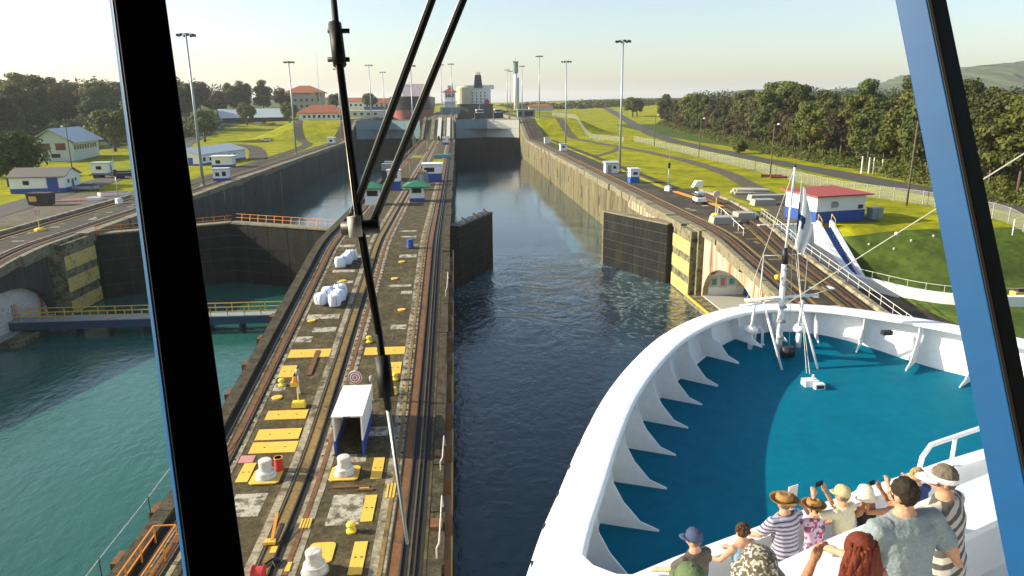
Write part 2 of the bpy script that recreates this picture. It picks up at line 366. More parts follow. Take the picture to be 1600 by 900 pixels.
# ================================================================ SETTING: water and terrain
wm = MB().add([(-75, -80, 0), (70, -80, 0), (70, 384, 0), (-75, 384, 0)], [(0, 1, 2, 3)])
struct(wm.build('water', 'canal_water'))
wm = MB().add([(-54, 387, 14), (34, 387, 14), (34, 690, 14), (-54, 690, 14)], [(0, 1, 2, 3)])
struct(wm.build('upper_water', 'canal_water'))

def Wramp(Y): return 10.7+6.1*sm(Y, 84, 126)
def slabX(Y): return 32.7+Wramp(Y) if Y < 145 else 42.
def gR(X, Y):
    if X < slabX(Y)-.4: return prof(Y)-.6
    near = 10+9*sm(Y, 352, 398); far = 10+9*sm(Y, 330, 820)
    w = sm(X, 60, 88); z = near*(1-w)+far*w
    z += 6.5*sm(Y, 600, 1500)
    z += 3*sm(X, 130, 260)*sm(Y, 90, 200)
    z += .35*noise.noise(Vector((X*.045, Y*.03, 2.)))*sm(X, 55, 70)
    if Y < 98.6:
        if X < 53.58: z = 3.3 if X > 43 else z
        else: z = min(z, 4+6*sm(Y, 88.5-9*sm(X, 54, 66), 98.2))
    return z
def gL(X, Y):
    a = -X
    W_ = 66.5 if Y < 150 else 60.
    if a < W_-.4: return prof(Y)-.6
    near = 10+9*sm(Y, 352, 398); far = 10+9*sm(Y, 400, 640)
    w = sm(a, 82, 112); z = near*(1-w)+far*w
    z += 6.5*sm(Y, 600, 1500)
    z += 4*sm(a, 150, 300)*sm(Y, 250, 420)
    z += .35*noise.noise(Vector((X*.045, Y*.03, 9.)))*sm(a, 66, 80)
    if Y < 97: z = min(z, prof(Y)+(.0 if a > W_ else -.6))
    return z
def axis(*segs):
    o = []
    for a, b, st in segs:
        n = max(1, int(round((b-a)/st))); o += [a+(b-a)*i/n for i in range(n)]
    o.append(segs[-1][1]); return o
GX = axis((32.9, 41, 4), (41, 42, 1), (42, 49, 1.75), (49, 53.5, .9), (53.5, 53.65, .15), (53.65, 100, 2.1), (100, 200, 6), (200, 800, 60), (800, 9000, 900))
GY = axis((-80, 70, 15), (70, 100, 1.5), (100, 340, 4), (340, 410, 3), (410, 900, 14), (900, 2000, 110), (2000, 14000, 1500))
def terrain(name, gx, gy, g, m1, m2=None, cond=None, sign=1, skip=None):
    vs = [(sign*x, y, g(sign*x, y)) for y in gy for x in gx]; n = len(gx); fs = []
    for j in range(len(gy)-1):
        for i in range(n-1):
            if skip((gx[i]+gx[i+1])/2, (gy[j]+gy[j+1])/2): continue
            q = (j*n+i, j*n+i+1, (j+1)*n+i+1, (j+1)*n+i); fs.append(q if sign > 0 else q[::-1])
    me = bpy.data.meshes.new(name); me.from_pydata(vs, [], fs); me.materials.append(MATS[m1])
    if m2: me.materials.append(MATS[m2])
    for p in me.polygons:
        p.use_smooth = True
        if m2 and cond(p.center): p.material_index = 1
    o = bpy.data.objects.new(name, me); COL.objects.link(o); return struct(o)
terrain('ground', GX, GY, gR, 'grass', 'grass_bank', lambda c: (c.y < 96 and c.x > 50) or (c.x > 103 and c.y < 500), 1, lambda x, y: x < slabX(y)-1)
GXL = axis((53.2, 59, 3), (59, 61, 1), (61, 66, 2.5), (66, 67, 1), (67, 120, 2.6), (120, 260, 7), (260, 900, 70), (900, 9000, 900))
terrain('ground', GXL, GY, gL, 'grass', 'grass_bank', lambda c: c.x < -150, -1, lambda x, y: x < (65.5 if y < 150 else 59))
# the low ground that closes the view behind the lock
struct(MB().add([(-60, 690, 20), (60, 690, 20), (60, 14000, 25), (-60, 14000, 25)], [(0, 1, 2, 3)]).build('far_ground', 'grass'))

def ribbon(name, pts, w, m, g, dz=.09, step=3.):
    P = []
    for (a, b) in zip(pts[:-1], pts[1:]):
        n = max(1, int((Vector(b)-Vector(a)).length/step)); P += [Vector(a).lerp(Vector(b), i/n) for i in range(n)]
    P.append(Vector(pts[-1]))
    for _ in range(12): P = [P[0]]+[(P[i-1]+P[i]*2+P[i+1])/4 for i in range(1, len(P)-1)]+[P[-1]]
    vs = []; fs = []
    for i, p in enumerate(P):
        d = (P[min(i+1, len(P)-1)]-P[max(0, i-1)]).normalized(); nrm = Vector((-d.y, d.x))
        for k in (-1, -.5, 0, .5, 1):
            q = p+nrm*(w/2*k); vs.append((q.x, q.y, max(g(q.x, q.y), g(q.x+.6, q.y), g(q.x-.6, q.y))+dz))
    for i in range(len(P)-1):
        for k in range(4): fs.append((i*5+k, i*5+k+1, i*5+6+k, i*5+5+k))
    return struct(MB().add(vs, fs).build(name, m))
ribbon('road', [(90, 80), (91, 144), (92, 200), (93, 270), (100, 350), (111, 436), (135, 600), (160, 780), (190, 1000)], 7.5, 'road_asphalt', gR)
ribbon('dirt_track', [(56, 118), (60, 140), (66, 172), (69, 215), (66, 263), (62, 305), (58, 345), (55, 375), (54, 420), (54, 520)], 4.2, 'soil', gR)
ribbon('dirt_track', [(45, 238), (54, 255), (64, 285)], 2.2, 'soil', gR)
ribbon('service_path', [(44.5, 146), (44.5, 200), (44.3, 280), (44.3, 345)], 2.2, 'asphalt', gR)
ribbon('yard', [(54.4, 100.6), (55.5, 134)], 15, 'soil', gR, .06)
ribbon('road', [(-77, 110), (-80, 135), (-83, 150), (-84, 175), (-90, 215), (-110, 290), (-140, 400), (-170, 560)], 7, 'road_asphalt', gL)
ribbon('road', [(-62.5, 150), (-62.5, 230), (-64, 300), (-68, 340), (-80, 372), (-88, 420), (-86, 470)], 4.5, 'asphalt', gL)
ribbon('service_path', [(-66, 245), (-78, 290), (-88, 320), (-100, 340)], 6, 'asphalt', gL)
ribbon('yard', [(-73, 112), (-73, 156)], 12, 'soil', gL, .05)

# far hills
def hill(x0, x1, y, h, seed, m='far_wood'):
    r = random.Random(seed); n = 260; k = 14; vs = []; fs = []
    for i in range(n+1):
        t = i/n; x = x0+(x1-x0)*t
        env = math.sin(math.pi*t)**.6
        for j in range(k+1):
            u = j/k; a = noise.fractal(Vector((x*.0016+seed, u*.7, seed)), 1., 2., 5)
            b = noise.noise(Vector((x*.035, u*9, seed)))*.07
            z = 20+h*env*(math.sin(u*math.pi/2))*(.72+.5*a+b)
            vs.append((x+20*noise.noise(Vector((i*.7, j, seed))), y+u*h*4, z))
    for i in range(n):
        for j in range(k): fs.append((i*(k+1)+j, (i+1)*(k+1)+j, (i+1)*(k+1)+j+1, i*(k+1)+j+1))
    o = MB().add(vs, fs).build('hill', m, smooth=True); return struct(o)
hill(1020, 2900, 1500, 150, 3.1); hill(820, 2500, 2600, 62, 5.7); hill(60, 900, 1900, 20, 8.3); hill(-1500, -200, 1900, 50, 11.9)

# ================================================================ LOCK WALLS
def wallrun(mb, x0, x1, y0, y1, zb=-2., dz=0.):
    ys = yrange(y0, y1); vs = []
    for y in ys:
        b_ = x1(y) if callable(x1) else x1; vs += [(x0, y, zb), (b_, y, zb), (b_, y, prof(y)+dz), (x0, y, prof(y)+dz)]
    fs = [(3, 2, 1, 0), tuple(range(4*len(ys)-4, 4*len(ys)))]
    for i in range(len(ys)-1):
        for k in range(4): fs.append((4*i+k, 4*i+(k+1) % 4, 4*i+4+(k+1) % 4, 4*i+4+k))
    return mb.add(vs, fs)
# ---- centre wall between the two lanes
cw = thing('lock_wall', 'long concrete centre wall between the two lanes, with tracks and yellow plates', 'lock wall', (-10, 40, 0))
def cpart(mb, name, m, smooth=False):
    mb.v = [(x+10, y-40, z) for x, y, z in mb.v]; return mb.build(name, m, cw, smooth)
cpart(wallrun(MB(), -18.6, -1.7, -60, 700, -3, -.05), 'wall_body', 'wall_dark')
cpart(run(MB(), -17.75, -2.3, -60, 700, -.3, 0), 'deck', 'deck_concrete')
cpart(run(MB(), -18.75, -17.8, -60, 700, -1.0, .28), 'kerb', 'edge_dark')
y = -10.
while y < 340:      # right edge: separate uneven coping blocks
    L = rnd.uniform(5, 9); off = rnd.uniform(-.12, .12)
    cpart(run(MB(), -2.25, -1.45+off, y, y+L-.12, -1.1, .1+rnd.uniform(-.05, .08)), 'coping_stone', 'edge_dark'); y += L
cpart(run(MB(), -2.25, -1.45, 340, 700, -1.1, .1), 'coping', 'coping')
for x0, x1, m, h in ((-17.15, -16.95, 'light_concrete', .02), (-15.95, -15.66, 'light_concrete', .02), (-11.95, -11.45, 'light_concrete', .02), (-10.1, -9.85, 'light_concrete', .02),
                     (-9.55, -9.12, 'light_concrete', .02), (-5.32, -4.86, 'light_concrete', .02), (-4.62, -4.4, 'light_concrete', .02)):
    cpart(run(MB(), x0, x1, -40, 700, 0, h), 'concrete_strip', m)
for x0, x1, m in ((-11.2, -10.6, 'ochre'), (-4.3, -3.72, 'rust_band'), (-9.85, -9.55, 'rust_band'), (-4.86, -4.62, 'ochre'), (-16.75, -16.35, 'rust_band')):
    cpart(run(MB(), x0, x1, -40, 700, 0, .05), 'rack', m)
for x0, x1 in ((-17.72, -17.3), (-10.52, -10.2), (-3.62, -3.32), (-2.85, -2.5)):
    cpart(run(MB(), x0, x1, -40, 700, 0, .015), 'track_groove', 'groove')
for x in (-17.25, -16.2, -11.28, -10.56, -4.36, -3.68, -3.2, -2.92):
    cpart(run(MB(), x-.045, x+.045, -40, 700, .0, .1), 'rail', 'rail_shine' if x in (-11.28, -3.2, -16.2) else 'rail_steel')
mb = MB()
for x in (-5.0, -9.2, -9.95, -15.9, -4.5):
    y = 45.
    while y < 112: pad(mb, x-.075, x+.075, y, y+.22, .0, .03); y += .95
o = cpart(mb, 'slot_row', 'groove'); o['kind'] = 'stuff'
plates = [(-6.35, -5.62, 42.9, 45.5), (-6.38, -5.67, 38, 40.95), (-6.4, -5.66, 33.1, 36), (-15.2, -12.0, 46.7, 48.1), (-15.2, -12.1, 48.4, 49.8), (-15.15, -12.1, 51.1, 52.35),
          (-15.65, -14.4, 57.6, 59.65), (-15.6, -11.95, 61.1, 62.65), (-8.9, -5.3, 61.15, 62.6), (-6.55, -5.42, 57.6, 59.65), (-15.1, -14.3, 43.2, 45.5), (-6.4, -5.7, 28.5, 31.5), (-15.4, -14.6, 36, 39)]
for a, b, c, d in plates:
    p = cpart(pad(MB(), a, b, c, d, 0, .05), 'hatch_plate', 'yellow_paint')
    mb = MB()
    for fx in (.3, .75): pad(mb, a+(b-a)*fx-.06, a+(b-a)*fx+.06, (c+d)/2-.05, (c+d)/2+.05, .05, .06)
    cpart(mb, 'lifting_hole', 'groove')
mb = MB()      # rounded yellow plate behind the nearest bollard
poly = []
for cx, cy, a0 in ((-7.7, 35.8, 0), (-8.55, 35.8, 90), (-8.55, 34.5, 180), (-7.7, 34.5, 270)):
    for k in range(5): t = R_(a0+k*22.5); poly.append((cx+.28*math.cos(t), cy+.28*math.sin(t)))
cpart(mb.prism(poly, 3.6, 3.66), 'hatch_plate', 'yellow_paint')
for k in range(4):
    cpart(pad(MB(), -9.85+k*.17, -9.74+k*.17, 37.6, 38.6, 0, .07), 'yellow_bar', 'yellow_paint')
for k in range(3): cpart(pad(MB(), -5.15+k*.22, -5.02+k*.22, 40.5, 42.2, 0, .07), 'yellow_bar', 'yellow_paint')
cpart(pad(MB(), -10.95, -10.6, 35.3, 35.9, .05, .09), 'yellow_bar', 'yellow_paint')
cpart(pad(MB(), -6.9, -6.3, 41.6, 42.1, 0, .05), 'yellow_bar', 'yellow_paint')
cpart(pad(MB(), -9.75, -9.5, 33.6, 34.4, .05, .08), 'yellow_bar', 'yellow_paint')
for (x, y) in ((-14.95, 54.4), (-13.35, 79.5), (-7.6, 79.8), (-7.15, 85.3), (-6.2, 71), (-14.9, 69)):
    z = prof(y); cpart(MB().lathe([(.42, -.1), (.42, .06), (.36, .08)], (x, y, z), 18), 'round_hatch', 'yellow_paint')
for a, b, c, d in ((-15.6, -14.1, 64.2, 65.4), (-14.4, -12.2, 66.3, 67.3), (-15.5, -12.3, 69.3, 70.4), (-14.0, -12.2, 78.7, 79.5), (-15, -12.4, 82.2, 83), (-13.6, -12.2, 87.2, 88.2), (-15.6, -13.6, 91.5, 92.6),
                   (-7.0, -5.5, 66.4, 67.4), (-6.6, -5.4, 75.2, 76), (-8.2, -5.6, 77.3, 77.9), (-7.6, -5.5, 86.8, 87.9), (-7, -5.5, 91.5, 92.3), (-8, -6, 96, 97), (-15.6, -14.6, 55.4, 56.6), (-8.6, -6.2, 100.5, 101.4), (-14.5, -12.3, 97, 98),
                   (-8.4, -6.9, 45.0, 46.1), (-7.2, -5.7, 48.4, 49.6), (-14.6, -12.6, 39.2, 41.8), (-8.4, -6.4, 37.8, 41.2)):
    cpart(pad(MB(), a, b, c, d, .0, .012), 'concrete_patch', 'pale_patch')
for a, b, c, d in ((-8.6, -6.4, 41.9, 42.15), (-7, -6, 41.5, 41.7), (-13.3, -12.9, 57.8, 62.3)):
    cpart(pad(MB(), a, b, c, d, 0, .1), 'steel_sill', 'rust_band')
cpart(pad(MB(), -15.6, -14.6, 45.6, 46.5, 0, .03), 'painted_square', 'mural_pink')
# timber fenders and pipes along the right edge, wire and posts on the left edge
for i in range(14):
    y0 = 30+i*4.3
    cpart(MB().box(-1.55, -1.1+.06*(i % 3), y0, y0+2.2, prof(y0)-2.6, prof(y0)-.15-.1*(i % 2)), 'timber_fender', 'wood')
    if i % 2: cpart(MB().box(-2.2, -1.5, y0+2.3, y0+3.2, prof(y0)-.4, prof(y0)+.34), 'fender_block', 'rust_band')
cpart(run(MB(), -1.12, -.98, -20, 95, -1.9, -1.6), 'fender_strip', 'yellow_paint')
for y0, y1 in ((34, 39), (43.5, 46.5), (74, 79)):
    z = prof(y0); cpart(MB().tube([(-1.75, y0, z+.05), (-1.75, y0, z+.7), (-1.6, y0+.15, z+.95), (-1.55, y1, prof(y1)+.9), (-1.5, y1+.1, prof(y1)+.1)], .045), 'white_pipe', 'dirty_white')
cpart(run(MB(), -19.1, -18.75, -20, 95, -1.2, -.8), 'fender_strip', 'wood')
for i in range(9):
    y0 = 30+i*5.; cpart(MB().box(-19.25, -18.75, y0, y0+1.2, prof(y0)-.9, prof(y0)+.1), 'fender_block', 'rust_band')
ct = thing('hand_wire', 'thin wire with small posts along the left edge of the centre wall', 'wire', (-19.2, 34, 3.6))
mb = MB().tube([(-.1, -14, .6), (0, 0, 1.1), (0, 6, 1.05), (.1, 12, 1.3), (.2, 18, 2.2)], .025); mb.build('wire', 'dirty_white', ct)
for y0 in (0, 6, 12, 18): MB().cyl((.15*(y0/12.), y0, prof(34+y0)-3.7), (0.02*y0/2, y0, 1.2 if y0 < 10 else 1.2+(y0-10)*.12), .03).build('post', 'dark_metal', ct)

# ---- side walls, built once for the right (sg=1) and once mirrored for the left (sg=-1)
def side_wall(sg, label, W, Yw, W2):
    wf = W if callable(W) else (lambda y_: W)
    wo = lambda d: (lambda y_: wf(y_)+d)
    fx = (lambda u: 32.7+u) if sg > 0 else (lambda u: -53-u)
    t = thing('lock_wall', label, 'lock wall', (fx(0), 100, 0))
    def part(mb, name, m, parent=None, smooth=False):
        mb.v = [(sg*u, y-100, z) for u, y, z in mb.v]
        return mb.build(name, m, parent or t, smooth)
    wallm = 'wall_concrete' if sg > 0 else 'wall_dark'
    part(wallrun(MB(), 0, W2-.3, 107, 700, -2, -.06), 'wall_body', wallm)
    part(wallrun(MB(), W2-.3, wf, 97, Yw, 3, -.06), 'wall_body', 'pale_concrete')
    # gate recess and pillar
    part(wallrun(MB(), .5, W2-.3, 96.5, 107, -2, -.06), 'pillar_core', 'pillar_concrete')
    part(wallrun(MB(), -.35, .5, 97.2, 105.6, -2, -.3), 'pillar', 'pillar_concrete')
    for z1, z0 in ((8.1, 6.2), (5.1, 3.2), (2.0, .15)):
        for k in range(3):
            y0 = 97.3+k*2.78; part(MB().box(-.43, -.35, y0+.03, y0+2.72, z0, z1), 'yellow_panel', 'faded_yellow')
    # ramp slab, arched wall below it
    part(run(MB(), 1.2, wf, -60, 97, -.9, -.05), 'ramp_slab', 'pillar_concrete')
    a0, a1, zc, zt = 76., 96., .2, 6.2
    poly = [(60, -2), (a0, -2)]+[((a0+a1)/2-(a1-a0)/2*math.cos(math.pi*k/16), zc+(zt-zc)*math.sin(math.pi*k/16)**.8) for k in range(17)]+[(a1, -2), (97.1, -2)]
    poly += [(y, prof(y)-.1) for y in (97.1, 93, 89, 85, 80, 75, 70, 65, 60)]
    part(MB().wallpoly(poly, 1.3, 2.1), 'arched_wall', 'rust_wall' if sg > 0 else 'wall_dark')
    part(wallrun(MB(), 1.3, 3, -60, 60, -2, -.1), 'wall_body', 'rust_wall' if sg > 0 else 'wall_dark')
    part(MB().box(1.4, 12, a0-3, 97, -2, .75), 'alcove_floor', 'pale_concrete')
    part(MB().box(7.5, 8, a0-3, 97, .75, 7.5), 'alcove_back_wall', 'white_paint')
    part(MB().box(2.15, 7.5, 96.0, 96.4, .75, 8), 'alcove_side_wall', 'white_paint'); part(MB().box(2.15, 7.5, a0-3, 96, 6.3, 6.4), 'alcove_ceiling', 'white_paint')
    part(MB().box(7.3, 7.5, a0-3, 97, .75, 1.7), 'alcove_dado', 'blue_paint')
    if sg > 0:
        for k, (y0, z0, h, m_) in enumerate(((83, 2.3, 1.6, 'mural_teal'), (86.5, 2.2, 1.8, 'mural_pink'), (90, 2.4, 1.5, 'mural_teal'), (93.2, 2.2, 1.6, 'yellow_paint'))):
            u0 = 2.4+k*1.25; pn = part(MB().box(u0, u0+1.15, 95.94, 96., z0-.4, z0+h-.4), 'mural_panel', 'mint_white')
            part(MB().box(u0+.2, u0+.85, 95.9, 95.94, z0-.1, z0+h-.8), 'mural_patch', m_, None)
    else:
        for k in range(3):
            d = part(MB().box(2.5, 2.7, 79+k*5.6, 83.6+k*5.6, .75, 3.9), 'door', 'dirty_white')
            part(MB().box(2.4, 2.7, 83.6+k*5.6, 84.6+k*5.6, .75, 5.2), 'door_pier', 'rust_wall')
        part(MB().box(2.3, 2.7, 77, 96, 3.9, 6.6), 'lintel', 'dirty_white')
    part(MB().box(-1.0, 1.5, 84, 97, -2, .55), 'quay_ledge', 'pillar_concrete')
    part(MB().box(-.9, -.6, 84, 97, .55, .75), 'quay_kerb', 'yellow_paint' if sg > 0 else 'coping')
    # deck surface, edge stones, tracks
    part(run(MB(), 1.15, wf, -60, Yw, -.05, .0), 'deck', 'asphalt')
    part(run(MB(), 1.15, W2, Yw, 700, -.05, .0), 'deck', 'asphalt')
    y = 62.
    while y < 360:
        L = rnd.uniform(4.5, 8.5); a = rnd.uniform(-.18, .1); zz = 1.1
        lo = 1.0 if y < 97 else (-.35 if y < 106 else 0.)
        part(run(MB(), lo-.12+a, 1.6, y, y+L-rnd.uniform(.05, .3), -.75-rnd.uniform(0, .7), .1+rnd.uniform(-.08, .06)), 'coping_stone', 'coping'); y += L
    part(run(MB(), -.1, 1.6, 360, 700, -1, .08), 'coping', 'coping')
    for x0, x1, m_ in ((1.75, 2.0, 'groove'), (2.35, 2.75, 'rust_band'), (3.2, 3.5, 'groove')): part(run(MB(), x0, x1, -40, 700, 0, .03), 'track_groove', m_)
    for x in (1.68, 3.12): part(run(MB(), x-.05, x+.05, -40, 700, 0, .13), 'rail', 'rail_shine')
    part(run(MB(), 3.9, 4.2, -40, 330, 0, .09), 'track_kerb', 'ochre' if sg > 0 else 'light_concrete')
    for x in (-3.4, -1.9): part(run(MB(), wo(x-.05), wo(x+.05), -40, Yw-6, 0, .13), 'rail', 'rail_steel')
    part(run(MB(), wo(-2.8), wo(-2.4), -40, Yw-6, 0, .05), 'rack', 'rust_band')
    part(run(MB(), wo(-1.3), wo(-.7), -40, Yw-3, 0, .38), 'track_kerb', 'light_concrete')
    part(run(MB(), wo(-4.4), wo(-3.9), -40, Yw-8, 0, .06), 'track_kerb', 'ochre')
    for k in range(26):
        y0 = 62+k*2.9+rnd.uniform(-.8, .8); u0 = rnd.uniform(4.6, wf(y0)-5.2); part(pad(MB(), u0, u0+rnd.uniform(.4, 1.7), y0, y0+rnd.uniform(.3, 1.3), 0, .012), 'deck_patch', rnd.choice(['pale_patch', 'light_concrete', 'ochre']))
    for k in range(18):     # joints of the wall monoliths, ladders
        y0 = 112+k*13.3+rnd.uniform(-1, 1)
        part(MB().box(-.04, .02, y0, y0+(.35 if k % 4 else .9), -1, 9.2), 'joint', 'wall_dark' if k % 3 == 0 else 'pillar_concrete')
    for k in range(9):
        y0 = 118+k*24.; part(MB().box(-.06, .02, y0, y0+.7, 3+rnd.uniform(-1, 1.5), 6), 'ladder_recess', 'groove')
    if sg > 0:   # machine niche above the gate
        part(MB().box(-.05, .05, 108.3, 116, 6.6, 9.2), 'niche', 'groove'); part(MB().box(-.2, .4, 109, 112.5, 8.6, 9.9), 'niche_frame', 'rust_band')
        for k in range(9): part(MB().box(-.12, -.02, 117.+k*2.2, 118.9+k*2.2, 7.7, 9.15), 'rusty_plate', 'rust_wall')
    return t
side_wall(1, 'tan concrete right-hand lock wall with ramped track, yellow panels and arched opening', Wramp, 145, 9.3)
side_wall(-1, 'dark left-hand lock wall with yellow panels and white arched doors', 13.5, 150, 7)

# ================================================================ GATES
def leaf(label, h, tip, z0, z1, m, thick=1.6, side=-1, rows=5, cols=5, rail=False, wet=None, edge='coping', wreck=False):
    h = Vector(h+(0,)); tp = Vector(tip+(0,)); L = (tp-h).length; ang = math.atan2(tp.y-h.y, tp.x-h.x)
    t = thing('lock_gate', label, 'lock gate', (h.x, h.y, z0), ang)
    H = z1-z0
    MB().box(0, L, -thick/2+.06, thick/2-.06, -1, H-.1).build('core', 'gate_wet', t)
    for face in (-1, 1):
        for r in range(rows):
            for c in range(cols):
                y0, y1 = sorted((face*(thick/2-.06), face*(thick/2)))
                mm = m if not (wet and r*H/rows < wet) else 'gate_dark'
                MB().box(L*c/cols+.03, L*(c+1)/cols-.03, y0, y1, H*r/rows+.05-(1 if r == 0 else 0), H*(r+1)/rows-.05).build('plate', mm, t)
    MB().box(-.1, L+.1, -thick/2-.15, thick/2+.15, H-.1, H+.12).build('walkway', edge, t)
    MB().box(L-.05, L+.2, -thick/2-.05, thick/2+.05, -1, H+.05).build('mitre_post', edge if edge == 'coping' else 'wood', t)
    if rail:
        for k in range(int(L/1.6)+1):
            x = min(L, k*1.6); MB().beam((x, -thick/2, H+.1), (x, -thick/2-.25, H+1.2), .07, .07).build('rail_post', 'orange_paint', t)
        for zz in (.65, 1.2): MB().beam((0, -thick/2-.12-.11*(zz > 1), H+zz), (L, -thick/2-.12-.11*(zz > 1), H+zz), .06, .06).build('hand_rail', 'orange_paint', t)
    if wreck:
        for k in range(6): MB().beam((1+k*2.4, -.6, H+.1), (2.2+k*2.4, .5, H+.3+.25*(k % 2)), .3, .25).build('top_timber', 'hull_dark', t)
    return t
leaf('dark right-hand gate leaf standing half open by the yellow-panelled wall', (32.3, 106.6), (25.3, 121), 0, 9.3, 'gate_dark', rows=6, cols=2)
leaf('black left-hand gate leaf standing half open against the centre wall', (-1.0, 107), (4.6, 120.5), 0, 9.5, 'gate_dark', rows=6, cols=2, edge='hull_dark', wreck=True)
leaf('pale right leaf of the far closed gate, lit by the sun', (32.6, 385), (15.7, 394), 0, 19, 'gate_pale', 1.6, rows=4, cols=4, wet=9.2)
leaf('shaded left leaf of the far closed gate, dark blue-grey', (-1.4, 385), (15.5, 394), 0, 19, 'gate_blue', 1.6, rows=4, cols=4, wet=9.2)  # leaf's shade is put into a darker plate colour than its sunlit twin
leaf('dark closed gate leaf in the left lane, beside the yellow-panelled wall', (-52.8, 107), (-36.2, 115.4), 0, 9.5, 'gate_dark', rail=True)
leaf('dark closed gate leaf in the left lane, meeting the centre wall', (-19.2, 107), (-36, 115.4), 0, 9.5, 'gate_dark', rail=True)
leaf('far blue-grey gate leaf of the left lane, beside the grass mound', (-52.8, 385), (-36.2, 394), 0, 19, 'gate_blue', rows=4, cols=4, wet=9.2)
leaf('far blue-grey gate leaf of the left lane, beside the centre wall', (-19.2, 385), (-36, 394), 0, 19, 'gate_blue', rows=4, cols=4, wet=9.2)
# low footbridge across the left lane
t = thing('footbridge', 'low blue footbridge with yellow railings across the left lane', 'footbridge', (-58, 89, 0))
MB().box(0, 39, -.9, .9, .9, 1.9).build('girder', 'girder_blue', t); MB().box(0, 39, -1.1, 1.1, 1.92, 2.05).build('walkway', 'grey_paint', t)
for s in (-1, 1):
    for k in range(20): MB().box(k*2.05, k*2.05+.09, s*1.0-.04, s*1.0+.04, 2.05, 3.15).build('rail_post', 'yellow_paint', t)
    for zz in (2.6, 3.15): MB().box(0, 39, s-.04, s+.04, zz-.05, zz+.05).build('hand_rail', 'yellow_paint', t)
for k in range(10): MB().box(2+k*4, 2.3+k*4, -.95, .95, -1, .95).build('pier', 'hull_dark', t)
# ================================================================ OWN SHIP: bow
XC = 15.7
def crom(P, n):
    P = [Vector(p) for p in P]; out = []
    for i in range(len(P)-1):
        p0, p1, p2, p3 = P[max(i-1, 0)], P[i], P[i+1], P[min(i+2, len(P)-1)]
        for k in range(n):
            t = k/n; out.append(.5*((2*p1)+(p2-p0)*t+(2*p0-5*p1+4*p2-p3)*t*t+(3*p1-p0-3*p2+p3)*t**3))
    out.append(P[-1]); return out
def resample(P, n):
    L = [0]
    for a, b in zip(P[:-1], P[1:]): L.append(L[-1]+(b-a).length)
    out = []; j = 0
    for i in range(n+1):
        s = L[-1]*i/n
        while j < len(L)-2 and L[j+1] < s: j += 1
        out.append(P[j].lerp(P[j+1], (s-L[j])/max(1e-6, L[j+1]-L[j])))
    return out
outer = [(15.9, 2), (15.6, 6), (15.2, 9.5), (14.9, 11.5), (14.43, 13.49), (13.86, 15.4), (13.08, 17.48), (12.1, 20.12), (10.76, 23.29), (9.11, 26.37), (7.11, 29.41), (4.9, 31.79), (2.79, 33.32), (.9, 33.95), (0, 34.02)]
half = crom(outer, 6)
full = [Vector((XC-p.x, p.y)) for p in half]+[Vector((XC+p.x, p.y)) for p in half[::-1][1:]]
full = resample(full, 150)
def inset(P, d):
    out = []
    for i, p in enumerate(P):
        t = (P[min(i+1, len(P)-1)]-P[max(0, i-1)]).normalized(); out.append(p+Vector((t.y, -t.x))*d)
    return out
def deckz(Y): return 15.45+.85*sm(Y, 29.2, 34)
CAPZ = 17.5
ship = thing('cruise_ship', 'white bow of the cruise ship with wide curved bulwark and blue deck', 'ship', (XC, 0, 0))
def sp(mb, name, m, smooth=False, parent=None):
    if parent is None: mb.v = [(x-XC, y, z) for x, y, z in mb.v]; return mb.build(name, m, ship, smooth)
    mb.v = [(x-XC, y, z) for x, y, z in mb.v]; return mb.build(name, m, parent, smooth)
def loft(rows, name, m, smooth=True, parent=None, close=False):
    n = len(rows[0]); vs = [p for r in rows for p in r]; fs = []
    for j in range(len(rows)-1 if not close else len(rows)):
        k = (j+1) % len(rows)
        for i in range(n-1): fs.append((j*n+i, j*n+i+1, k*n+i+1, k*n+i))
    return sp(MB().add(vs, fs), name, m, smooth, parent)
def at(P, z): return [(p.x, p.y, z(p.y) if callable(z) else z) for p in P]
i0 = next(i for i, p in enumerate(full) if p.y > 13.2); i1 = len(full)-1-i0
seg = full[i0:i1+1]
# wide cap rail: rounded section
cap = loft([at(inset(full, .0), CAPZ-.10), at(inset(full, .05), CAPZ-.02), at(inset(full, .15), CAPZ), at(inset(full, 1.05), CAPZ), at(inset(full, 1.15), CAPZ-.03), at(inset(full, 1.17), CAPZ-.14), at(inset(full, 1.0), CAPZ-.16), at(inset(full, .1), CAPZ-.16)], 'bulwark_cap', 'ship_white', True, None, True)
for k in range(6, 146, 7):
    q0, q1 = inset(full, .12)[k], inset(full, 1.07)[k]
    if q0.y > 12: sp(MB().beam((q0.x, q0.y, CAPZ+.002), (q1.x, q1.y, CAPZ+.002), .035, .008), 'weld_seam', 'ship_white')
loft([at(inset(full, -.22), CAPZ-.75), at(inset(full, -.10), CAPZ-.32), at(inset(full, .02), CAPZ-.12)], 'sheer_strake', 'ship_white')
hull = [at(inset(full, -.22), CAPZ-.75)]
for z, k in ((13, 1.5), (8, 3.5), (3, 5.2), (-1, 6)): hull.append([(XC+(p.x-XC)*(1-k*.05*sm(p.y, 0, 30)), p.y-k*.9*sm(p.y, 5, 34), z) for p in full])
loft(hull, 'hull', 'ship_white')
for k in range(4, 60, 3):     # small scuppers along the outer lip
    p = full[k+8]; q = inset(full, .02)[k+8]
    if q.y > 13: sp(MB().box(q.x-.05, q.x+.05, q.y-.07, q.y+.07, CAPZ-.2, CAPZ-.05), 'scupper', 'dark_metal')
loft([at(inset(full, .35), CAPZ-.12), at(inset(full, .55), lambda y: deckz(y)+.9), at(inset(full, .85), lambda y: deckz(y)-.05)], 'bulwark_plate', 'ship_white')
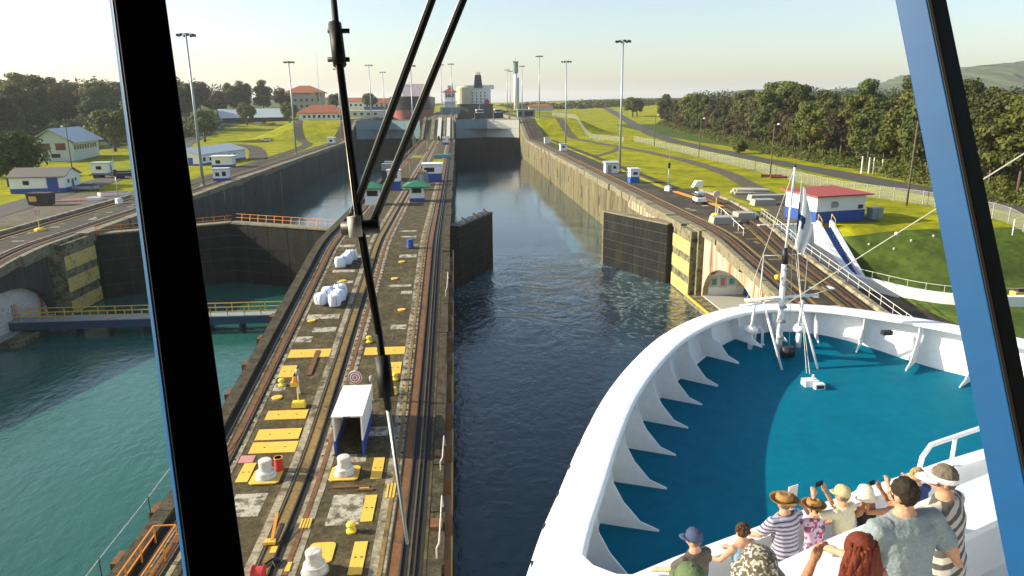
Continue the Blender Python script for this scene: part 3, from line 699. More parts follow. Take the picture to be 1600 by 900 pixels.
# brackets
L = 0; nextL = .9; ins = {d: inset(full, d) for d in (.5, .75, 1.1, 1.2, 1.5, 2.0, 2.55)}
for i in range(1, len(full)):
    L += (full[i]-full[i-1]).length
    if L < nextL or full[i].y < 13.6: continue
    nextL = L+2.28
    t = (full[min(i+1, len(full)-1)]-full[i-1]).normalized()*.025
    dz = deckz(full[i].y)
    pr = [(ins[.5][i], CAPZ-.15), (ins[1.1][i], CAPZ-.17), (ins[1.2][i], CAPZ-.7), (ins[1.5][i], dz+.8), (ins[2.0][i], dz+.24), (ins[2.55][i], dz+.05), (ins[2.55][i], dz-.03), (ins[.75][i], dz-.03)]
    n = len(pr); vs = [(p.x-t.x, p.y-t.y, z) for p, z in pr]+[(p.x+t.x, p.y+t.y, z) for p, z in pr]
    sp(MB().add(vs, [tuple(range(n-1, -1, -1)), tuple(range(n, 2*n))]+[(k, (k+1) % n, n+(k+1) % n, n+k) for k in range(n)]), 'bracket', 'ship_white')
# deck
e = inset(full, .8); mid = len(e)//2; rows = []
for k in range(mid+1):
    a, b = e[k], e[len(e)-1-k]
    rows.append([(a.x+(b.x-a.x)*j/12, a.y+(b.y-a.y)*j/12, deckz(a.y)) for j in range(13)])
rows = [r for r in rows if r[0][1] > 6]
loft(rows, 'deck', 'ship_deck', False)
# platform between the deck and the house
pl = [(1.6, 4.0), (1.0, 9), (1.35, 13.4), (2.3, 14.5), (2.55, 14.2), (2.75, 13.75), (3.2, 13.4), (3.9, 13.3), (9, 14.2), (15.7, 15), (22, 14.2), (27.5, 13.2), (29, 14.4), (30.2, 13.4), (30.4, 9), (29.8, 4)]
sp(MB().prism(pl, 14.5, CAPZ-.005), 'platform', 'ship_white')
# front of the house: two stepped viewing decks
def house_line(k):     # front line, k metres behind the foremost rail
    return [(1.0, 7.35), (1.6, 8.05), (2.97, 8.71), (5.4, 9.75), (8.6, 11.05), (11.5, 12.1), (15.7, 12.7), (20, 12.1), (25, 9.75), (29.8, 8.05), (30.4, 7.3)]
fl = [Vector(p) for p in house_line(0)]
back = [(30.4, 0), (1.0, 0)]
sp(MB().prism([tuple(p) for p in fl]+back, 14.5, 20.2), 'front_house', 'ship_white')
def bulw(P, z0, z1, capw, name):
    a = inset(P, 0); b = inset(P, .09)
    loft([at(a, z0), at(a, z1), at(b, z1), at(b, z0)], name, 'ship_white', False)
    c = inset(P, -.08); d = inset(P, capw-.08)
    loft([at(c, z1), at(c, z1+.07), at(d, z1+.07), at(d, z1)], name+'_cap', 'ship_white', False, None, True)
bulw(fl, 20.2, 21.1, .26, 'rail_wall')
g = inset(fl, .34); loft([at(g, 20.75), at(g, 20.8), at(inset(fl, .4), 20.8), at(inset(fl, .4), 20.75)], 'inner_rail', 'grey_paint', False, None, True)
f2 = [Vector((p.x*.985+.1, p.y-3.75)) for p in fl]
sp(MB().prism([tuple(p) for p in f2]+[(30, -2), (1.2, -2)], 20.2, 23.0), 'upper_house', 'ship_white')
bulw(f2, 23.0, 23.9, .5, 'upper_rail_wall')
mb = MB().tube([(7.75, 10.6, 21.2), (7.8, 10.62, 21.55), (8.0, 10.72, 21.72), (9.0, 11.1, 21.75), (11, 11.9, 21.75)], .045)
for x, y in ((8.6, 10.95), (10, 11.5)): mb.cyl((x, y, 21.15), (x, y, 21.74), .035)
sp(mb, 'white_handrail', 'ship_white')
# bridge room round the camera: sill, ceiling, floor, rear wall
n2 = Vector((-.375, .927)); e2 = Vector((.927, -.375*-1))
def wl(s, d): p = n2*d+e2*s; return (p.x, p.y)
br = [wl(-2.2, .78), wl(5.5, .78), wl(5.5, -5), wl(-2.2, -5)]
sp(MB().prism(br, 25.6, 25.85), 'bridge_floor', 'grey_paint')
sp(MB().prism([wl(-2.2, 2.4), wl(5.5, 2.4), wl(5.5, -5), wl(-2.2, -5)], 28.95, 29.2), 'bridge_ceiling', 'dark_metal')
sp(MB().prism([wl(-2.2, -4.8), wl(5.5, -4.8), wl(5.5, -5), wl(-2.2, -5)], 25.85, 28.95), 'bridge_rear_wall', 'dark_metal')
sp(MB().prism([wl(-2.2, .86), wl(5.5, .86), wl(5.5, .78), wl(-2.2, .78)], 23, 25.9), 'bridge_sill', 'ship_white')
for s in (-2.2, 5.4): sp(MB().prism([wl(s, .9), wl(s+.1, .9), wl(s+.1, -5), wl(s, -5)], 25.85, 28.95), 'bridge_side_wall', 'dark_metal')

sp(MB().box(.6, 30.8, -60, -5.3, 15, 36), 'unseen_superstructure', 'ship_white')  # unseen rest of the ship, added to keep sky light off the deck
# ---- window mullions: black trim inside, outer frame coloured like the sky it reflects
def mullion(label, top, bot, w, dep, dyaw, trim_w, side_w):
    top = Vector(top); bot = Vector(bot); ax = (top-bot).normalized()
    dp = Vector((-math.sin(dyaw), math.cos(dyaw), 0)); dp = (dp-ax*dp.dot(ax)).normalized(); wd = ax.cross(dp)*-1
    if wd.x < 0: wd = -wd
    t = thing('window_mullion', label, 'window frame', bot); c = (0, 0, 0)
    def bar(name, m, a0, a1, d0, d1):
        B = Vector((0, 0, 0)); T = top-bot
        q = lambda o, a, d: tuple(o+wd*a+dp*d)
        o = MB().hexa([q(B, a0, d0), q(B, a1, d0), q(B, a1, d1), q(B, a0, d1)], [q(T, a0, d0), q(T, a1, d0), q(T, a1, d1), q(T, a0, d1)]).build(name, m, t)
        bv = o.modifiers.new('bevel', 'BEVEL'); bv.width = .003; bv.segments = 2
    bar('inner_trim', 'trim_black', -trim_w/2, trim_w/2, -.008, .0)
    bar('gasket', 'black_rubber', -trim_w/2+.006, trim_w/2-.006, .001, .007)
    bar('outer_frame', 'frame_blue', -side_w/2, side_w/2, .008, dep)
    return t
mullion('near black window mullion crossing the left of the view, thin blue edge', (-.792, 1.985, 28.95), (-.313, .808, 25.90), .1, .05, R_(29), .088, .094)
mullion('near window mullion on the right with broad blue side and black edge', (1.375, 2.72, 28.95), (1.607, 1.426, 25.90), .1, .092, R_(34), .13, .115)

# ---- wipers
def wiper_part(t, name, m, pts, r): MB().tube([Vector(p)-t.location for p in pts], r, 8).build(name, m, t, True)
t = thing('window_wiper', 'long black parallel-arm window wiper hanging across the middle of the window', 'wiper', (-.248, 1.777, 27.209))
B0, J1, PV, L0, L1, EN = (-.319, 2.045, 27.858), (-.297, 1.942, 27.606), (-.248, 1.777, 27.209), (-.204, 1.672, 26.963), (-.183, 1.599, 26.793), (-.142, 1.474, 26.51)
wiper_part(t, 'blade', 'black_rubber', [B0, J1, PV, L0, L1], [.007, .0095, .0105, .009, .009])
def sh(p, dx): return (Vector(p)+Vector((dx, -.008, 0)))
wiper_part(t, 'blade_highlight', 'rail_shine', [sh(J1, -.0065), sh(PV, -.007), sh(L0, -.006)], .0025)
wiper_part(t, 'blade_tip', 'mast_grey', [L1, EN], [.006, .0035])
wiper_part(t, 'clip', 'black_rubber', [(-.309, 1.985, 27.70), (-.2955, 1.938, 27.595)], .017)
wiper_part(t, 'clip', 'black_rubber', [(-.197, 1.65, 26.91), (-.186, 1.61, 26.82)], .019)
for dz in (0, .03): wiper_part(t, 'bolt', 'black_rubber', [(-.327, 1.95+dz, 27.61+dz*2.4), (-.272, 1.95+dz, 27.61+dz*2.4)], .006)
for a, b in (((.277, 2.30, 28.6), (-.262, 1.79, 27.24)), ((.394, 2.294, 28.6), (-.212, 1.78, 27.222))):
    wiper_part(t, 'arm', 'black_rubber', [a, b], .0095)
    wiper_part(t, 'arm_edge', 'mast_grey', [Vector(a)+Vector((-.009, -.006, 0)), Vector(b)+Vector((-.009, -.006, 0))], .0022)
wiper_part(t, 'motor_box', 'dark_metal', [(.2, 2.3, 28.62), (.48, 2.3, 28.62)], .06)
wiper_part(t, 'head_bracket', 'dark_metal', [(-.291, 1.77, 27.203), (-.2, 1.768, 27.207)], .018)
wiper_part(t, 'white_knuckle', 'dirty_white', [(-.258, 1.755, 27.235), (-.255, 1.75, 27.185)], .017)

# ---- jackstaff, stays, flag, deck fittings
t = thing('jackstaff', 'white mast with yard and struts standing on the bow deck', 'mast', (14.93, 31.2, 15.8)); o_ = t.location
def jp(mb, name, m, sm_=True): mb.v = [tuple(Vector(v)-o_) for v in mb.v]; return mb.build(name, m, t, sm_)
jp(MB().cyl((14.93, 31.2, 15.7), (14.82, 31.2, 20.7), .16, .11, 12), 'lower_mast', 'ship_white')
jp(MB().cyl((14.84, 31.2, 20.6), (14.92, 31.2, 24.6), .065, .045, 8), 'topmast', 'ship_white')
jp(MB().cyl((14.86, 31.2, 20.2), (14.8, 31.2, 20.95), .15, .12, 10), 'mast_cap', 'dark_metal')
jp(MB().beam((13.1, 31.2, 18.5), (16.6, 31.2, 18.68), .16, .1), 'yard', 'ship_white')
jp(MB().beam((12.8, 31.0, 18.3), (15.0, 31.3, 18.42), .1, .08), 'yard', 'ship_white')
for a, b in (((13.95, 31.1, 18.4), (14.55, 29.9, 15.5)), ((15.7, 31.1, 18.4), (16.25, 29.9, 15.5)), ((13.6, 31.2, 18.4), (13.75, 31.9, 16.2)), ((15.9, 31.2, 18.4), (16.1, 31.9, 16.2))):
    jp(MB().cyl(a, b, .06, .06, 8), 'strut', 'ship_white')
jp(MB().tube([(14.8, 31.2, 20.6), (13.82, 31.2, 20.6), (13.8, 31.2, 18.5)], .03), 'side_frame', 'ship_white'); jp(MB().tube([(14.8, 31.2, 20.6), (15.9, 31.2, 20.65), (15.95, 31.2, 18.6)], .02), 'side_frame', 'ship_white')
for z in (16.6, 17.4, 18.1, 19.2, 19.9): jp(MB().box(14.75, 15.05, 31.0, 31.12, z, z+.12), 'bracket', 'grey_paint')
jp(MB().ball((14.5, 31.1, 19.6), .14), 'mast_lamp', 'yellow_bright'); jp(MB().ball((14.92, 31.2, 24.65), .07), 'truck', 'dark_metal')
jp(MB().beam((16.4, 31.2, 18.7), (17.2, 31.2, 18.95), .03, .03), 'gaff', 'dirty_white')
jp(MB().box(14.95, 15.5, 30.7, 31.1, 15.8, 16.25), 'winch', 'dark_metal')
t2 = thing('signal_halyards', 'thin white halyard lines running from the bow mast down to the deck', 'rope', (15.2, 31.2, 15.8))
for a, b in (((14.95, 31.2, 24.4), (15.4, 31.1, 15.9)), ((15.3, 31.2, 20.7), (15.05, 28.3, 15.9)), ((15.2, 31.2, 22), (14.95, 28.4, 15.9)), ((14.9, 31.2, 24.5), (13.2, 31.2, 18.6))):
    MB().tube([Vector(a)-t2.location, Vector(b)-t2.location], .014, 5).build('line', 'dirty_white', t2)
t2 = thing('stay_rope', 'long pale rope rising from the bow mast to the upper right', 'rope', (15, 31.2, 18.2))
MB().tube([(0, 0, 0), (.35, -6, 3.9), (.75, -12.01, 7.79), (.9, -20, 12.7)], .022, 6).build('rope', 'pale_concrete', t2); MB().ball((.42, -7.2, 4.68), .07).build('shackle', 'dirty_white', t2)
# flag, hanging in folds
vs = []; fs = []; nu, nv = 14, 20
for j in range(nv+1):
    for i in range(nu+1):
        u = i/nu; v = j/nv
        vs.append((.06+u*.62*(.55+.45*math.sin(math.pi*min(1, v*1.1))), .16*math.sin(u*9+v*2)*(.3+u), -v*3.1-.75*u*(1-v*.5)))
for j in range(nv):
    for i in range(nu): fs.append((j*(nu+1)+i, j*(nu+1)+i+1, (j+1)*(nu+1)+i+1, (j+1)*(nu+1)+i))
fl_ = MB().add(vs, fs).build('flag', 'cloth_white', None, True, (15.22, 31.2, 24.0)); fl_.data.materials.append(MATS['cloth_navy'])
for p in fl_.data.polygons:
    i = p.index % nu; j = p.index//nu
    if i < 2 and 5 < j < 17 or (8 < j < 11 and 2 <= i < 7) or (10 <= j < 13 and 4 <= i < 6): p.material_index = 1
sd = fl_.modifiers.new('thick', 'SOLIDIFY'); sd.thickness = .012
tag(fl_, 'limp white flag with dark markings hanging by the bow mast', 'flag')
t = thing('deck_lamp', 'small white boxed lamp standing alone on the blue bow deck', 'lamp', (15.0, 28.1, 15.45))
MB().box(-.3, .3, -.2, .25, .0, .28).build('box', 'ship_white', t); MB().box(0, .42, -.5, -.2, .0, .24).build('lamp_head', 'ship_white', t); MB().box(.06, .36, -.52, -.5, .05, .18).build('lens', 'dark_metal', t); MB().cyl((.1, 0, .28), (.1, 0, .5), .05).build('stub', 'ship_white', t)
for x, y, lb in ((13.75, 31.75, 'white mushroom ventilator left of the bow mast'), (16.15, 31.75, 'white mushroom ventilator right of the bow mast')):
    t = thing('deck_ventilator', lb, 'ventilator', (x, y, deckz(y)-.02), 0, 'ventilators on the bow deck')
    MB().cyl((0, 0, 0), (0, 0, .85), .12, .12, 12).build('pipe', 'ship_white', t, True); MB().lathe([(.14, .8), (.3, .85), (.3, 1.0), (.2, 1.15), (.05, 1.22)], (0, 0, 0), 14).build('hood', 'ship_white', t, True)
t = thing('mooring_fairlead', 'white bell-shaped fitting on the deck beside the bow mast', 'deck fitting', (14.3, 32.1, 15.95))
MB().tube([(-.2, 0, 0), (-.17, 0, .7), (0, 0, .95), (.17, 0, .7), (.2, 0, 0)], .06).build('loop', 'ship_white', t); MB().box(-.3, .3, -.1, .1, -.03, .06).build('base', 'ship_white', t)
sp(MB().box(19.3, 19.75, 30.05, 30.3, 16.95, 17.15), 'hull_opening', 'dark_metal')

# ================================================================ PEOPLE
def ring(c, rx, ry, n=16, tilt=0):
    return [(c[0]+rx*math.cos(2*math.pi*k/n), c[1]+ry*math.sin(2*math.pi*k/n), c[2]) for k in range(n)]
def loftbody(mb, rows, n=16):
    vs = [p for r in rows for p in r]; fs = []
    for j in range(len(rows)-1):
        for k in range(n): fs.append((j*n+k, j*n+(k+1) % n, (j+1)*n+(k+1) % n, (j+1)*n+k))
    fs += [tuple(range(n-1, -1, -1)), tuple(range((len(rows)-1)*n, len(rows)*n))]
    mb.add(vs, fs)
def elbow(S, Wt, l1, l2, out):
    S = Vector(S); Wt = Vector(Wt); d = Wt-S; D = min(d.length, (l1+l2)*.985); dn = d.normalized()
    a = (l1*l1-l2*l2+D*D)/(2*D); h = math.sqrt(max(0, l1*l1-a*a))
    o = Vector(out); o = (o-dn*o.dot(dn)).normalized()
    return S+dn*a+o*h, S+dn*D
def fuse(o, vox, smooth=6):
    rm = o.modifiers.new('fuse', 'REMESH'); rm.mode = 'VOXEL'; rm.voxel_size = vox; rm.use_smooth_shade = True
    s_ = o.modifiers.new('soft', 'SMOOTH'); s_.factor = .5; s_.iterations = smooth
def person(label, loc, yaw, h, skin, shirt, pants, hair, hairstyle='short', hat=None, hatm=None, LH=(-.22, .5, 1.02), RH=(.22, .5, 1.02), wide=1., sleeve='short', lean=.06, turn=0., vox=.011, hold=None):
    k = h/1.7
    t = thing('person', label, 'person', loc, yaw, None); t.scale = (k, k, k)
    w = wide
    def yo(z): return lean*max(0, z-.95)/.5     # forward lean
    tors = [(.80, .155*w, .115*w), (.90, .17*w, .125*w), (1.0, .158*w, .115*w), (1.1, .15*w, .108*w), (1.22, .165*w, .112*w), (1.32, .182*w, .112*w), (1.40, .185*w, .10*w), (1.45, .15*w, .085), (1.485, .085, .07)]
    body = MB()
    loftbody(body, [ring((0, yo(z), z), a, b) for z, a, b in tors]+[ring((0, yo(1.53)+.005, 1.53), .056, .058), ring((0, yo(1.6), 1.6), .052, .055)])
    hc = Vector((0, yo(1.6)+.025, 1.615)); body.ball(hc, .076, .095, .115, 16, 12)
    ca, sa = math.cos(turn), math.sin(turn)
    f = lambda x, y, z: (hc.x+x*ca-y*sa, hc.y+x*sa+y*ca, hc.z+z)
    body.tube([f(0, .085, .01), f(0, .105, -.02), f(0, .09, -.03)], [.01, .016, .012])      # nose
    for s in (-1, 1): body.ball(f(s*.078, -.005, -.01), .014, .026, .034, 8, 6)
    body.tube([f(-.02, .088, -.055), f(.02, .088, -.055)], .008)                            # mouth
    arms = []
    for s, Hd in ((-1, LH), (1, RH)):
        S = Vector((s*.178*w, yo(1.41), 1.41)); E, Wp = elbow(S, Hd, .29, .26, (s*.4, -.5, -.85)); arms.append((S, E, Wp, s))
        body.tube([S+Vector((-s*.06, 0, .0)), S, S.lerp(E, .5), E, E.lerp(Wp, .35), Wp], [.05*w, .058*w, .048*w, .040*w, .039, .027], 10)
        d = (Wp-E).normalized(); up_ = Vector((0, 0, 1)) if abs(d.z) < .8 else Vector((0, 1, 0)); sd_ = d.cross(up_).normalized(); pn = Wp+d*.085
        body.tube([Wp-d*.01, Wp+d*.03, pn], [.028, .036, .034], 10)
        nn = sd_.cross(d)
        for q, (off, ln) in enumerate(((-.03, .07), (-.01, .085), (.011, .08), (.03, .062))):
            b0 = pn+sd_*off-d*.012; b1 = b0+d*ln*.55-nn*.006; b2 = b1+d*ln*.35-nn*.03; body.tube([b0, b1, b2], [.0105, .0098, .0085], 6)
        th = Wp+d*.03+sd_*(-s*.034); body.tube([th, th+d*.035+sd_*(-s*.022), th+d*.06+sd_*(-s*.022)-nn*.012], [.013, .011, .009], 6)
    for s in (-1, 1):
        body.tube([(s*.085*w, 0, .88), (s*.095, 0, .7), (s*.1, .01, .5), (s*.1, -.01, .33), (s*.1, -.02, .09)], [.095*w, .082*w, .058, .056, .04], 12)
        body.tube([(s*.1, -.05, .05), (s*.11, .06, .045), (s*.115, .17, .03)], [.04, .042, .03], 10)
    o = body.build('body', skin, t, True); fuse(o, vox)
    sh = MB(); gi = .014
    rows = [ring((0, yo(z), z), a+gi+(.012 if z < 1.05 else 0), b+gi+(.012 if z < 1.05 else 0)) for z, a, b in tors]
    if sleeve == 'none': rows = rows[:-2]+[ring((0, yo(1.44), 1.43), .12*w, .09)]
    loftbody(sh, rows)
    if sleeve != 'none':
        for S, E, Wp, s in arms:
            e_ = E+(Wp-E)*(.8 if sleeve == 'long' else 0) if sleeve == 'long' else S.lerp(E, .82)
            pts = [S+Vector((-s*.07, 0, .0)), S+Vector((0, 0, -.005)), S.lerp(E, .45), S.lerp(E, .82)]; rr = [.06*w, .074*w, .066*w, .066*w]
            if sleeve == 'long': pts += [E, e_]; rr += [.056*w, .045]
            sh.tube(pts, rr, 12)
    o = sh.build('shirt', shirt, t, True); fuse(o, vox*1.15, 5)
    tx = TEX; dm = o.modifiers.new('folds', 'DISPLACE'); dm.texture = tx; dm.strength = .022; dm.mid_level = .5; dm.texture_coords = 'LOCAL'
    pt = MB(); loftbody(pt, [ring((0, 0, z), a+.016, b+.016) for z, a, b in tors[:3]])
    for s in (-1, 1): pt.tube([(s*.085*w, 0, .9), (s*.095, 0, .7), (s*.1, .01, .5), (s*.1, -.01, .3), (s*.1, -.02, .1)], [.108*w, .095*w, .08, .075, .07], 12)
    o = pt.build('trousers', pants, t, True); fuse(o, .016, 4)
    # hair
    if hairstyle:
        hm = MB(); hb = MB()
        if hairstyle == 'short': hm.ball(f(0, -.012, .022), .086, .101, .112, 20, 14)
        elif hairstyle == 'curly':
            rr = random.Random(3); hm.ball(f(0, -.015, .02), .092, .105, .112, 18, 12)
            for q in range(60):
                a = rr.uniform(0, 6.28); b = rr.uniform(-.3, 1.5); hm.ball(f(.09*math.cos(a)*math.cos(b), -.02+.1*math.sin(a)*math.cos(b)*(1 if math.sin(a) < 0 else .6), .02+.105*math.sin(b)), .026, .026, .026, 8, 6)
        elif hairstyle == 'long':
            rr = random.Random(5); hm.ball(f(0, -.015, .02), .095, .108, .118, 20, 14)
            for q in range(120):
                a = rr.uniform(math.pi*.93, math.pi*2.07); r1 = rr.uniform(.085, .1); z1 = rr.uniform(-.02, .09); zl = rr.uniform(-.36, -.2)
                x0, y0 = r1*math.cos(a), -.01+r1*math.sin(a); pts = []
                for j in range(7):
                    v = j/6; wv = .012*math.sin(j*1.7+q); spd = 1+.55*math.sin(v*math.pi*.75)
                    pts.append(f(x0*spd+wv, y0*(1+.25*v)+wv*.5-.02*v, z1+(zl-z1)*v))
                hm.tube(pts, [.016, .019, .02, .019, .018, .014, .005], 5)
        o = hm.build('hair', hair, t, True)
        if hairstyle == 'short': fuse(o, .012, 2); d2 = o.modifiers.new('tuft', 'DISPLACE'); d2.texture = TEXH; d2.strength = .028; d2.texture_coords = 'LOCAL'
    if hat:
        hm = MB()
        if hat in ('cap', 'capback'):
            hm.lathe([(.105, -.005), (.107, .03), (.10, .075), (.075, .115), (.035, .135), (.006, .138)], f(0, -.005, .02), 22, .92, 1.08)
            bl = []
            for q in range(9):
                a = math.pi*(.12+.76*q/8); bl.append((.098*math.cos(a), .1*math.sin(a)))
            vs = [f(x, y, .03) for x, y in bl]+[f(x*1.0, y+.085*math.sin(math.pi*(.12+.76*q/8)), .012) for q, (x, y) in enumerate(bl)]
            bo = MB().add(vs, [(q, q+1, 10+q, 9+q) for q in range(8)]).build('visor', hatm, t, True); s2 = bo.modifiers.new('s', 'SOLIDIFY'); s2.thickness = .006
            MB().ball(f(0, -.005, .158), .01).build('button', hatm, t)
        elif hat == 'brim':
            hm.lathe([(.175, .035), (.182, .05), (.15, .026), (.112, .02), (.11, .05), (.1, .10), (.07, .125), (.05, .115), (.02, .11), (.004, .108)], f(0, -.005, .015), 26, 1.0, 1.06)
            MB().lathe([(.1125, .022), (.1125, .05), (.105, .05), (.105, .022)], f(0, -.005, .015), 26, 1.0, 1.06).build('hat_band', 'band_dark', t, True)
        elif hat == 'bucket':
            hm.lathe([(.172, -.055), (.165, -.05), (.115, .02), (.108, .07), (.09, .115), (.05, .14), (.006, .146)], f(0, -.005, .015), 26, 1.0, 1.08)
        elif hat == 'visor':
            hm.lathe([(.093, -.005), (.096, .0), (.097, .03), (.093, .034)], f(0, -.006, .005), 24, 1, 1.13)
            bl = [(.097*math.cos(math.pi*(.1+.8*q/8)), .103*math.sin(math.pi*(.1+.8*q/8))) for q in range(9)]
            vs = [f(x, y, .02) for x, y in bl]+[f(x*1.1, y+.09*math.sin(math.pi*(.1+.8*q/8)), .0) for q, (x, y) in enumerate(bl)]
            bo = MB().add(vs, [(q, q+1, 10+q, 9+q) for q in range(8)]).build('visor', hatm, t, True); s2 = bo.modifiers.new('s', 'SOLIDIFY'); s2.thickness = .006
        hm.build('hat', hatm, t, True)
    return t, arms
TEX = bpy.data.textures.new('folds', 'CLOUDS'); TEX.noise_scale = .11; TEX.noise_depth = 2
TEXH = bpy.data.textures.new('tufts', 'CLOUDS'); TEXH.noise_scale = .02
FZ, GZ = 20.2, 23.0
yw = R_(22)
person('person in dark grey shirt and navy cap at the left end of the front row', (3.0, 8.0, FZ), yw+.1, 1.80, 'skin', 'cloth_grey', 'cloth_denim', 'hair_grey', 'short', 'cap', 'cap_navy', turn=.5, RH=(.42, .35, 1.05))
person('person with curly brown hair and pale blue top with black strap', (3.8, 8.4, FZ), yw, 1.62, 'skin', 'cloth_blue', 'cloth_denim', 'hair_brown', 'curly', sleeve='none', LH=(-.34, .42, 1.1), RH=(.12, .45, 1.1))
person('person in purple striped shirt and wide brown hat leaning on the rail', (4.54, 8.72, FZ), yw, 1.83, 'skin', 'shirt_striped', 'cloth_denim', 'hair_grey', 'short', 'brim', 'hat_tan', wide=1.18, LH=(-.32, .42, 1.05))
person('person in pink floral blouse and wide brown hat', (5.08, 8.92, FZ), yw-.1, 1.60, 'skin', 'blouse_floral', 'cloth_cream', 'hair_brown', 'short', 'brim', 'hat_tan', wide=.95, LH=(-.12, .45, 1.42), RH=(.12, .45, 1.42))
person('person in cream shirt and khaki cap raising a phone', (5.52, 8.92, FZ), yw+.15, 1.78, 'skin', 'cloth_cream', 'cloth_denim', 'hair_grey', 'short', 'cap', 'cap_khaki', wide=1.02, LH=(-.30, .34, 1.58), RH=(.1, .4, 1.5))
person('person in black sleeveless top and cream sun cap', (5.98, 9.1, FZ), yw+.2, 1.66, 'skin_tan', 'cloth_black', 'cloth_black', 'hair_brown', 'short', 'bucket', 'cap_cream', sleeve='none', turn=.5)
person('person with fair hair standing by the white handrail', (6.95, 9.42, FZ), yw-.2, 1.74, 'skin', 'cloth_navy', 'cloth_denim', 'hair_blond', 'curly', LH=(-.2, .4, 1.35), RH=(.2, .4, 1.35))
person('person in black top holding up a camera behind the big man in grey', (6.35, 8.95, FZ), yw+.1, 1.74, 'skin_tan', 'cloth_black', 'cloth_black', 'hair_dark', 'short', LH=(-.25, .36, 1.56), RH=(.15, .4, 1.5), sleeve='none')
person('large person in steel grey polo shirt with short dark hair', (3.24, 4.42, GZ), yw-.15, 1.76, 'skin', 'cloth_steel', 'cloth_denim', 'hair_dark', 'short', wide=1.28, LH=(-.3, .35, 1.05), RH=(.52, .02, 1.0), vox=.009, turn=.25)
person('person with long red hair and raised arms', (2.62, 3.9, GZ), yw, 1.68, 'skin_tan', 'cloth_blue', 'cloth_denim', 'hair_red', 'long', LH=(-.20, .28, 1.50), RH=(.3, .25, 1.1), vox=.009, sleeve='none')
person('person in speckled floral sun hat at the bottom edge', (1.9, 3.8, GZ), yw+.1, 1.66, 'skin', 'cloth_white', 'cloth_denim', 'hair_grey', 'short', 'bucket', 'hat_floral', RH=(.35, .35, 1.2), vox=.009, turn=.4)
person('person in green cap at the bottom edge', (1.42, 3.72, GZ), yw, 1.62, 'skin', 'cloth_grey', 'cloth_denim', 'hair_grey', 'short', 'cap', 'cap_green', vox=.009)
person('person in black and cream striped top and white visor', (3.78, 4.72, GZ), yw+.2, 1.69, 'skin', 'shirt_zebra', 'cloth_denim', 'hair_grey', 'short', 'visor', 'cloth_white', vox=.009, turn=.55, wide=1.05)
def handheld(name, label, cat, loc, rz, w, h, m, mark=None):
    t = thing(name, label, cat, loc, rz)
    MB().box(-w/2, w/2, -.006, .006, 0, h).build('case', m, t)
    MB().box(-w/2+.006, w/2-.006, .006, .009, .006, h-.006).build('screen', 'window_dark', t)
    if mark: MB().lathe([(.012, 0), (.014, .012), (.006, .028)], (0, -.007, h*.4), 8, 1, .1).build('mark', 'phone', t)
    return t
handheld('phone', 'black phone held up by the person in the khaki cap', 'phone', (5.22, 9.22, 21.93), yw, .15, .08, 'phone')
handheld('tablet_computer', 'white tablet held up by the person in the pink floral blouse', 'tablet', (4.92, 9.4, 21.6), yw, .19, .25, 'white_paint', True)
handheld('camera', 'small black camera held up near the white visor', 'camera', (6.1, 9.32, 21.84), yw, .12, .08, 'phone')
# ================================================================ LIGHT MASTS AND POLES
def make_mast(label, loc, H=32.5, group='tall light masts along the lock'):
    t = thing('light_mast', label, 'light mast', loc, 0, group)
    MB().cyl((0, 0, 0), (0, 0, H), .34, .17, 12).build('pole', 'mast_grey', t, True); MB().lathe([(.6, -.1), (.6, .25), (.4, .3)], (0, 0, 0), 12).build('base', 'pale_concrete', t)
    mb = MB()
    for k in range(24): a = k*math.pi/12; b = a+math.pi/12; mb.beam((1.5*math.cos(a), 1.5*math.sin(a), H-.2), (1.5*math.cos(b), 1.5*math.sin(b), H-.2), .12, .12)
    for k in range(3): a = k*2.1; mb.beam((0, 0, H-.2), (1.5*math.cos(a), 1.5*math.sin(a), H-.2), .1, .1)
    rg = mb.build('lamp_ring', 'mast_grey', t)
    for k in range(8): a = k*math.pi/4; MB().box(-.28, .28, -.22, .22, -.5, 0).build('floodlight', 'dark_metal', rg, False, (1.7*math.cos(a), 1.7*math.sin(a), H-.2))
    return t
m0 = make_mast('nearest tall grey light mast on the right bank, beside the blue and white kiosk', (41.7, 185.6, 9.9))
def mast(loc, label): return dup(m0, loc, rnd.uniform(0, 1), label)
mast((41, 277, 9.9), 'tall grey light mast on the right bank, second nearest, beside the lawn')
mast((43.9, 394, 18.8), 'tall light mast at the top of the right bank mound')
mast((44, 500, 18.8), 'faint distant light mast on the right, next beyond the mound')
mast((44, 610, 20), 'faint distant light mast on the right, farthest of its row')
mast((-57.3, 166.1, 9.9), 'nearest tall light mast on the left bank, just right of the black mullion')
mast((-59.3, 271.6, 9.9), 'tall light mast on the left bank in front of the grass mound')
mast((-55, 352, 11), 'tall light mast partly behind the wiper blade, left bank')
mast((-46, 400, 15), 'distant light mast left of the wiper arms'); mast((-47.7, 490, 15), 'distant light mast seen between blade and arm of the wiper')
mast((-18.2, 302, 9.9), 'tall light mast on the centre wall between the wiper arms'); mast((-9.75, 480, 18.9), 'distant light mast on the centre wall left of the control tower')
mast((-3.2, 470, 18.9), 'distant light mast on the centre wall close to the far gate'); mast((38, 560, 19), 'faint light mast in front of the white observation tower')
def street_pole(loc, label, H=12, hd=-1):
    t = thing('lamp_post', label, 'lamp post', loc, 0, 'wooden lamp posts along the fence'); MB().cyl((0, 0, -.3), (.1, 0, H), .17, .11, 8).build('pole', 'pole_wood', t, True)
    MB().tube([(.1, 0, H-.3), (.1+hd*-.9, 0, H+.2)], .05).build('arm', 'mast_grey', t); MB().lathe([(.05, .0), (.3, -.15), (.32, -.4), (.1, -.5)], (.1+hd*-1.0, 0, H+.3), 10).build('lamp_head', 'white_paint', t, True)
